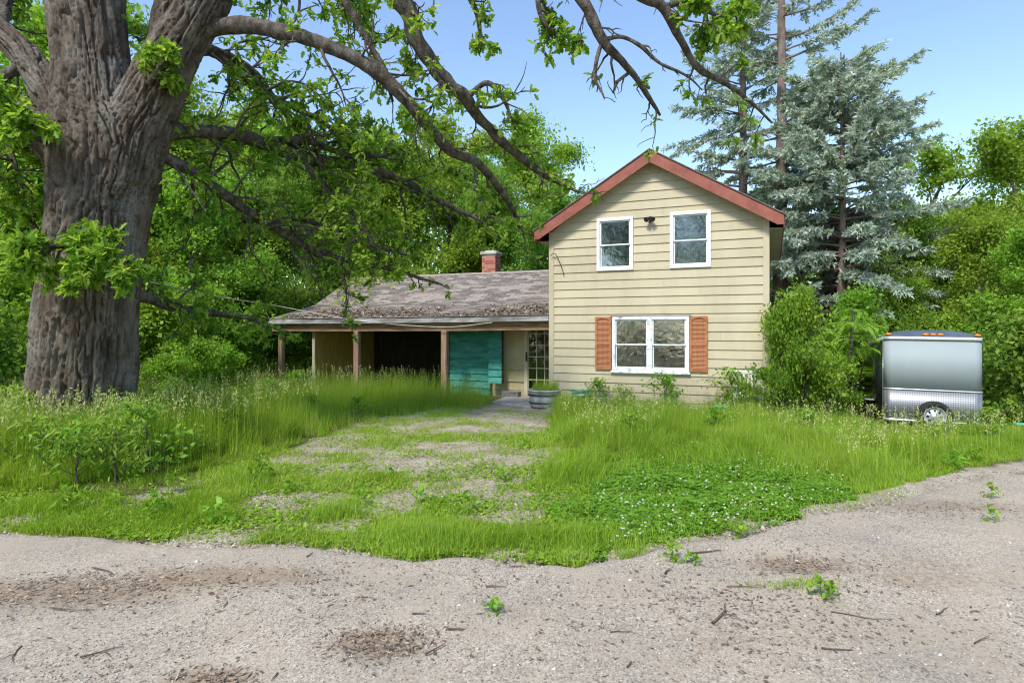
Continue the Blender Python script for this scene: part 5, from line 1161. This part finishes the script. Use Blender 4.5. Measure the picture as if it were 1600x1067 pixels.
# single weeds on the drive
def weed_mesh(seed, nl, L):
    r = np.random.default_rng(seed); nb = NB(); a = np.arange(nl)*2.4; el = r.uniform(.3, 1.3, nl)
    leaves(nb, np.c_[r.normal(0, .01, (nl, 2)), r.uniform(0, .05, nl)], np.c_[np.cos(a), np.sin(a), el], np.tile([0, 0, 1.], (nl, 1))+r.normal(0, .1, (nl, 3)), r.uniform(.5, 1, nl)*L, LONG, r.random(nl)); m = nb.mesh('weed'); m.materials.append(LM['shrub']); return m
def plant(seed, H, R, nl, size, tpl):
    wm, lm = broadleaf(seed, H, R, .02, 7, nl, size, tpl, R*.12); lm.materials.append(LM['shrub']); return lm
WM = [plant(71, .12, .09, 70, (.03, .06), RHOMB), plant(72, .16, .13, 60, (.03, .07), RHOMB), plant(73, .30, .15, 80, (.05, .11), LONG)]
for px, py, k in ((770, 958, 0), (1548, 815, 1), (1548, 778, 1), (1048, 876, 1), (1080, 880, 0), (1283, 932, 0), (1152, 838, 0)):
    c = G(px, py); tag(put('drive_weed', WM[k], None, None, (c[0], c[1], c[2]-.004), random.uniform(0, 6), random.uniform(.7, 1.1)), 'small green weed sprouting through the bare driveway', 'weed', 'weeds on the driveway')
for px, py, k in ((400, 755, 2), (275, 770, 2), (660, 785, 1), (240, 808, 2), (450, 770, 1), (905, 820, 2), (730, 800, 1), (1520, 725, 2), (1495, 735, 2), (100, 800, 2), (180, 790, 1), (340, 820, 1), (560, 790, 1), (785, 752, 1), (610, 745, 1), (820, 700, 1)):
    c = G(px, py); tag(put('gravel_weed', WM[k], None, None, (c[0], c[1], c[2]-.01), random.uniform(0, 6), random.uniform(.8, 1.3)), 'broad-leaved weed standing in the grassy gravel verge', 'weed', 'weeds in the gravel verge')
# stones, chips and sticks
def stones():
    r = np.random.default_rng(31); n = 26000
    px = r.uniform(-60, 1660, n); py = 640+430*r.random(n)**.75; x, y = GV(px, py); on = y < edge_y(x); ap = inpoly(x, y, APPROACH)
    edge = np.abs(y-edge_y(x)) < .35; keep = ((on & (r.random(n) < .45)) | ap | edge); x, y, on = x[keep], y[keep], on[keep]; n = len(x)
    s = np.where(on, r.uniform(.003, .008, n), r.uniform(.006, .016, n))*(1+1.8*(r.random(n) > .985)); z = gz(x, y)+np.where(on, .004, .0)
    o = np.array([(1, 0, 0), (0, 1, 0), (-1, 0, 0), (0, -1, 0), (0, 0, 1), (0, 0, -1)], float); ang = r.uniform(0, 2*PI, n); ca, sa = np.cos(ang), np.sin(ang); st = r.uniform(.6, 1.3, (n, 3))*np.array([1, 1, .65])
    v = o[None]*st[:, None]+r.normal(0, .14, (n, 6, 3)); v = np.stack([v[..., 0]*ca[:, None]-v[..., 1]*sa[:, None], v[..., 0]*sa[:, None]+v[..., 1]*ca[:, None], v[..., 2]], -1)*s[:, None, None]+np.c_[x, y, z][:, None]
    t = np.array([(0, 1, 4), (1, 2, 4), (2, 3, 4), (3, 0, 4), (1, 0, 5), (2, 1, 5), (3, 2, 5), (0, 3, 5)]); f = (np.arange(n)[:, None, None]*6+t[None]).reshape(-1, 3)
    me = mesh_np('gravel_stones', v.reshape(-1, 3), f, False, {'rnd': ('FACE', np.repeat(r.random(n), 8))})
    m, tt, p, out = nodes('gravel_stone'); a = tt.nodes.new('ShaderNodeAttribute'); a.attribute_name = 'rnd'; tt.links.new(rampn(tt, a.outputs['Fac'], [(0, (.17, .14, .115)), (.5, (.34, .30, .25)), (.9, (.50, .46, .41)), (1, (.68, .65, .60))]), p.inputs['Base Color']); p.inputs['Roughness'].default_value = .9
    tag(put('gravel_stones', me, m), 'loose gravel stones on the driveway and path', 'gravel', None, 'stuff')
stones()
CHIP = leafmat('bark_chip', [(0, (.10, .07, .05)), (.6, (.23, .165, .11)), (1, (.42, .33, .24))], .0, .95)
def chips():
    r = np.random.default_rng(33); nb = NB(); X = []; Y = []
    for px, py, rx, ry, n in ((600, 1003, .17, .09, 420), (90, 925, .75, .17, 900), (330, 905, .6, .14, 420), (1250, 882, .28, .10, 320), (330, 1062, .13, .05, 220), (1450, 795, 1.3, .2, 900), (1200, 985, .6, .3, 420), (1130, 930, .5, .15, 220), (800, 1000, 2.2, .8, 380), (1400, 950, 1.2, .6, 300), (200, 990, .9, .5, 200), (700, 900, 1.3, .2, 160), (550, 935, .12, .08, 60), (920, 985, .1, .06, 40)):
        c = G(px, py); X.append(c[0]+r.normal(0, rx, n)); Y.append(c[1]+r.normal(0, ry, n))
    x, y = np.concatenate(X), np.concatenate(Y); k = y < edge_y(x)+.1; x, y = x[k], y[k]; n = len(x); a = r.uniform(0, 2*PI, n)
    leaves(nb, np.c_[x, y, gz(x, y)+.008], np.c_[np.cos(a), np.sin(a), r.normal(.05, .12, n)], np.c_[r.normal(0, .3, (n, 2)), np.ones(n)], r.uniform(.012, .05, n)**1.0, SPRIG, r.random(n))
    tag(put('bark_debris', nb.mesh('bark_debris'), CHIP), 'scattered bark chips and dead leaf debris on the driveway', 'debris', None, 'stuff')
chips()
# trees across the road behind the photographer, seen only in the window and trailer reflections
for i, (x, y, k, s_) in enumerate(((-9, -15, 'a', 1.0), (-1, -19, 'c', 1.0), (7, -17, 'b', 1.), (15, -15, 'a', .95), (-18, -17, 'c', 1.))):
    tree(k, x, y, s_, None, 'roadside tree standing across the drive from the house', 'tree', 'trees across the drive', 'roadside_tree')
STK = M('stick_bark', (.07, .05, .035), (.18, .13, .095), 20, .95)
for i, (px, py, lp, an) in enumerate(((268, 906, 22, -.2), (90, 829, 40, .0), (168, 891, 26, -.1), (655, 960, 22, .1), (775, 918, 20, 0), (1140, 966, 36, .25), (970, 988, 36, .1), (1165, 915, 40, .1), (1345, 960, 40, -.05), (355, 946, 24, -.5), (680, 1016, 26, .4), (715, 985, 14, 0), (810, 886, 22, .05), (240, 843, 30, .4), (105, 955, 30, -.1), (1040, 893, 26, .6), (1480, 960, 26, .1), (20, 1025, 24, -.6), (430, 1060, 22, -.7), (1530, 1000, 30, .3), (1105, 700+165, 26, .0), (985, 1040, 22, .4), (1310, 1020, 30, -.2), (160, 1020, 26, .3), (485, 868, 20, .6))):
    c = G(px, py); d = c[1]; L = lp/F*d*(1.0+.6*(i % 3)); r = np.random.default_rng(200+i); tp = twig_path([-L/2, 0, 0], [1, 0, 0], L, r, 0, .22, 6); tp[:, 2] = tp[:, 2]*.15
    sb = NB(); rk = r.uniform(.6, 1.1)*(1.5 if i % 5 == 0 else 1); v, f = tube_np(tp, np.linspace(.006, .0025, len(tp))*rk, 6); sb.add(v, f)
    if i % 2:
        t2 = twig_path(tp[3], [1, (-1)**i*.9, 0], L*.4, r, 0, .25, 4); t2[:, 2] = tp[3, 2]+.002; v, f = tube_np(t2, np.linspace(.004, .0018, len(t2))*rk, 5); sb.add(v, f)
    o = put('fallen_stick', sb.mesh('fallen_stick'), STK, None, (c[0], c[1], c[2]+.012), an*2.2)
    tag(o, 'small brown stick lying on the bare driveway', 'stick', 'sticks on the driveway')
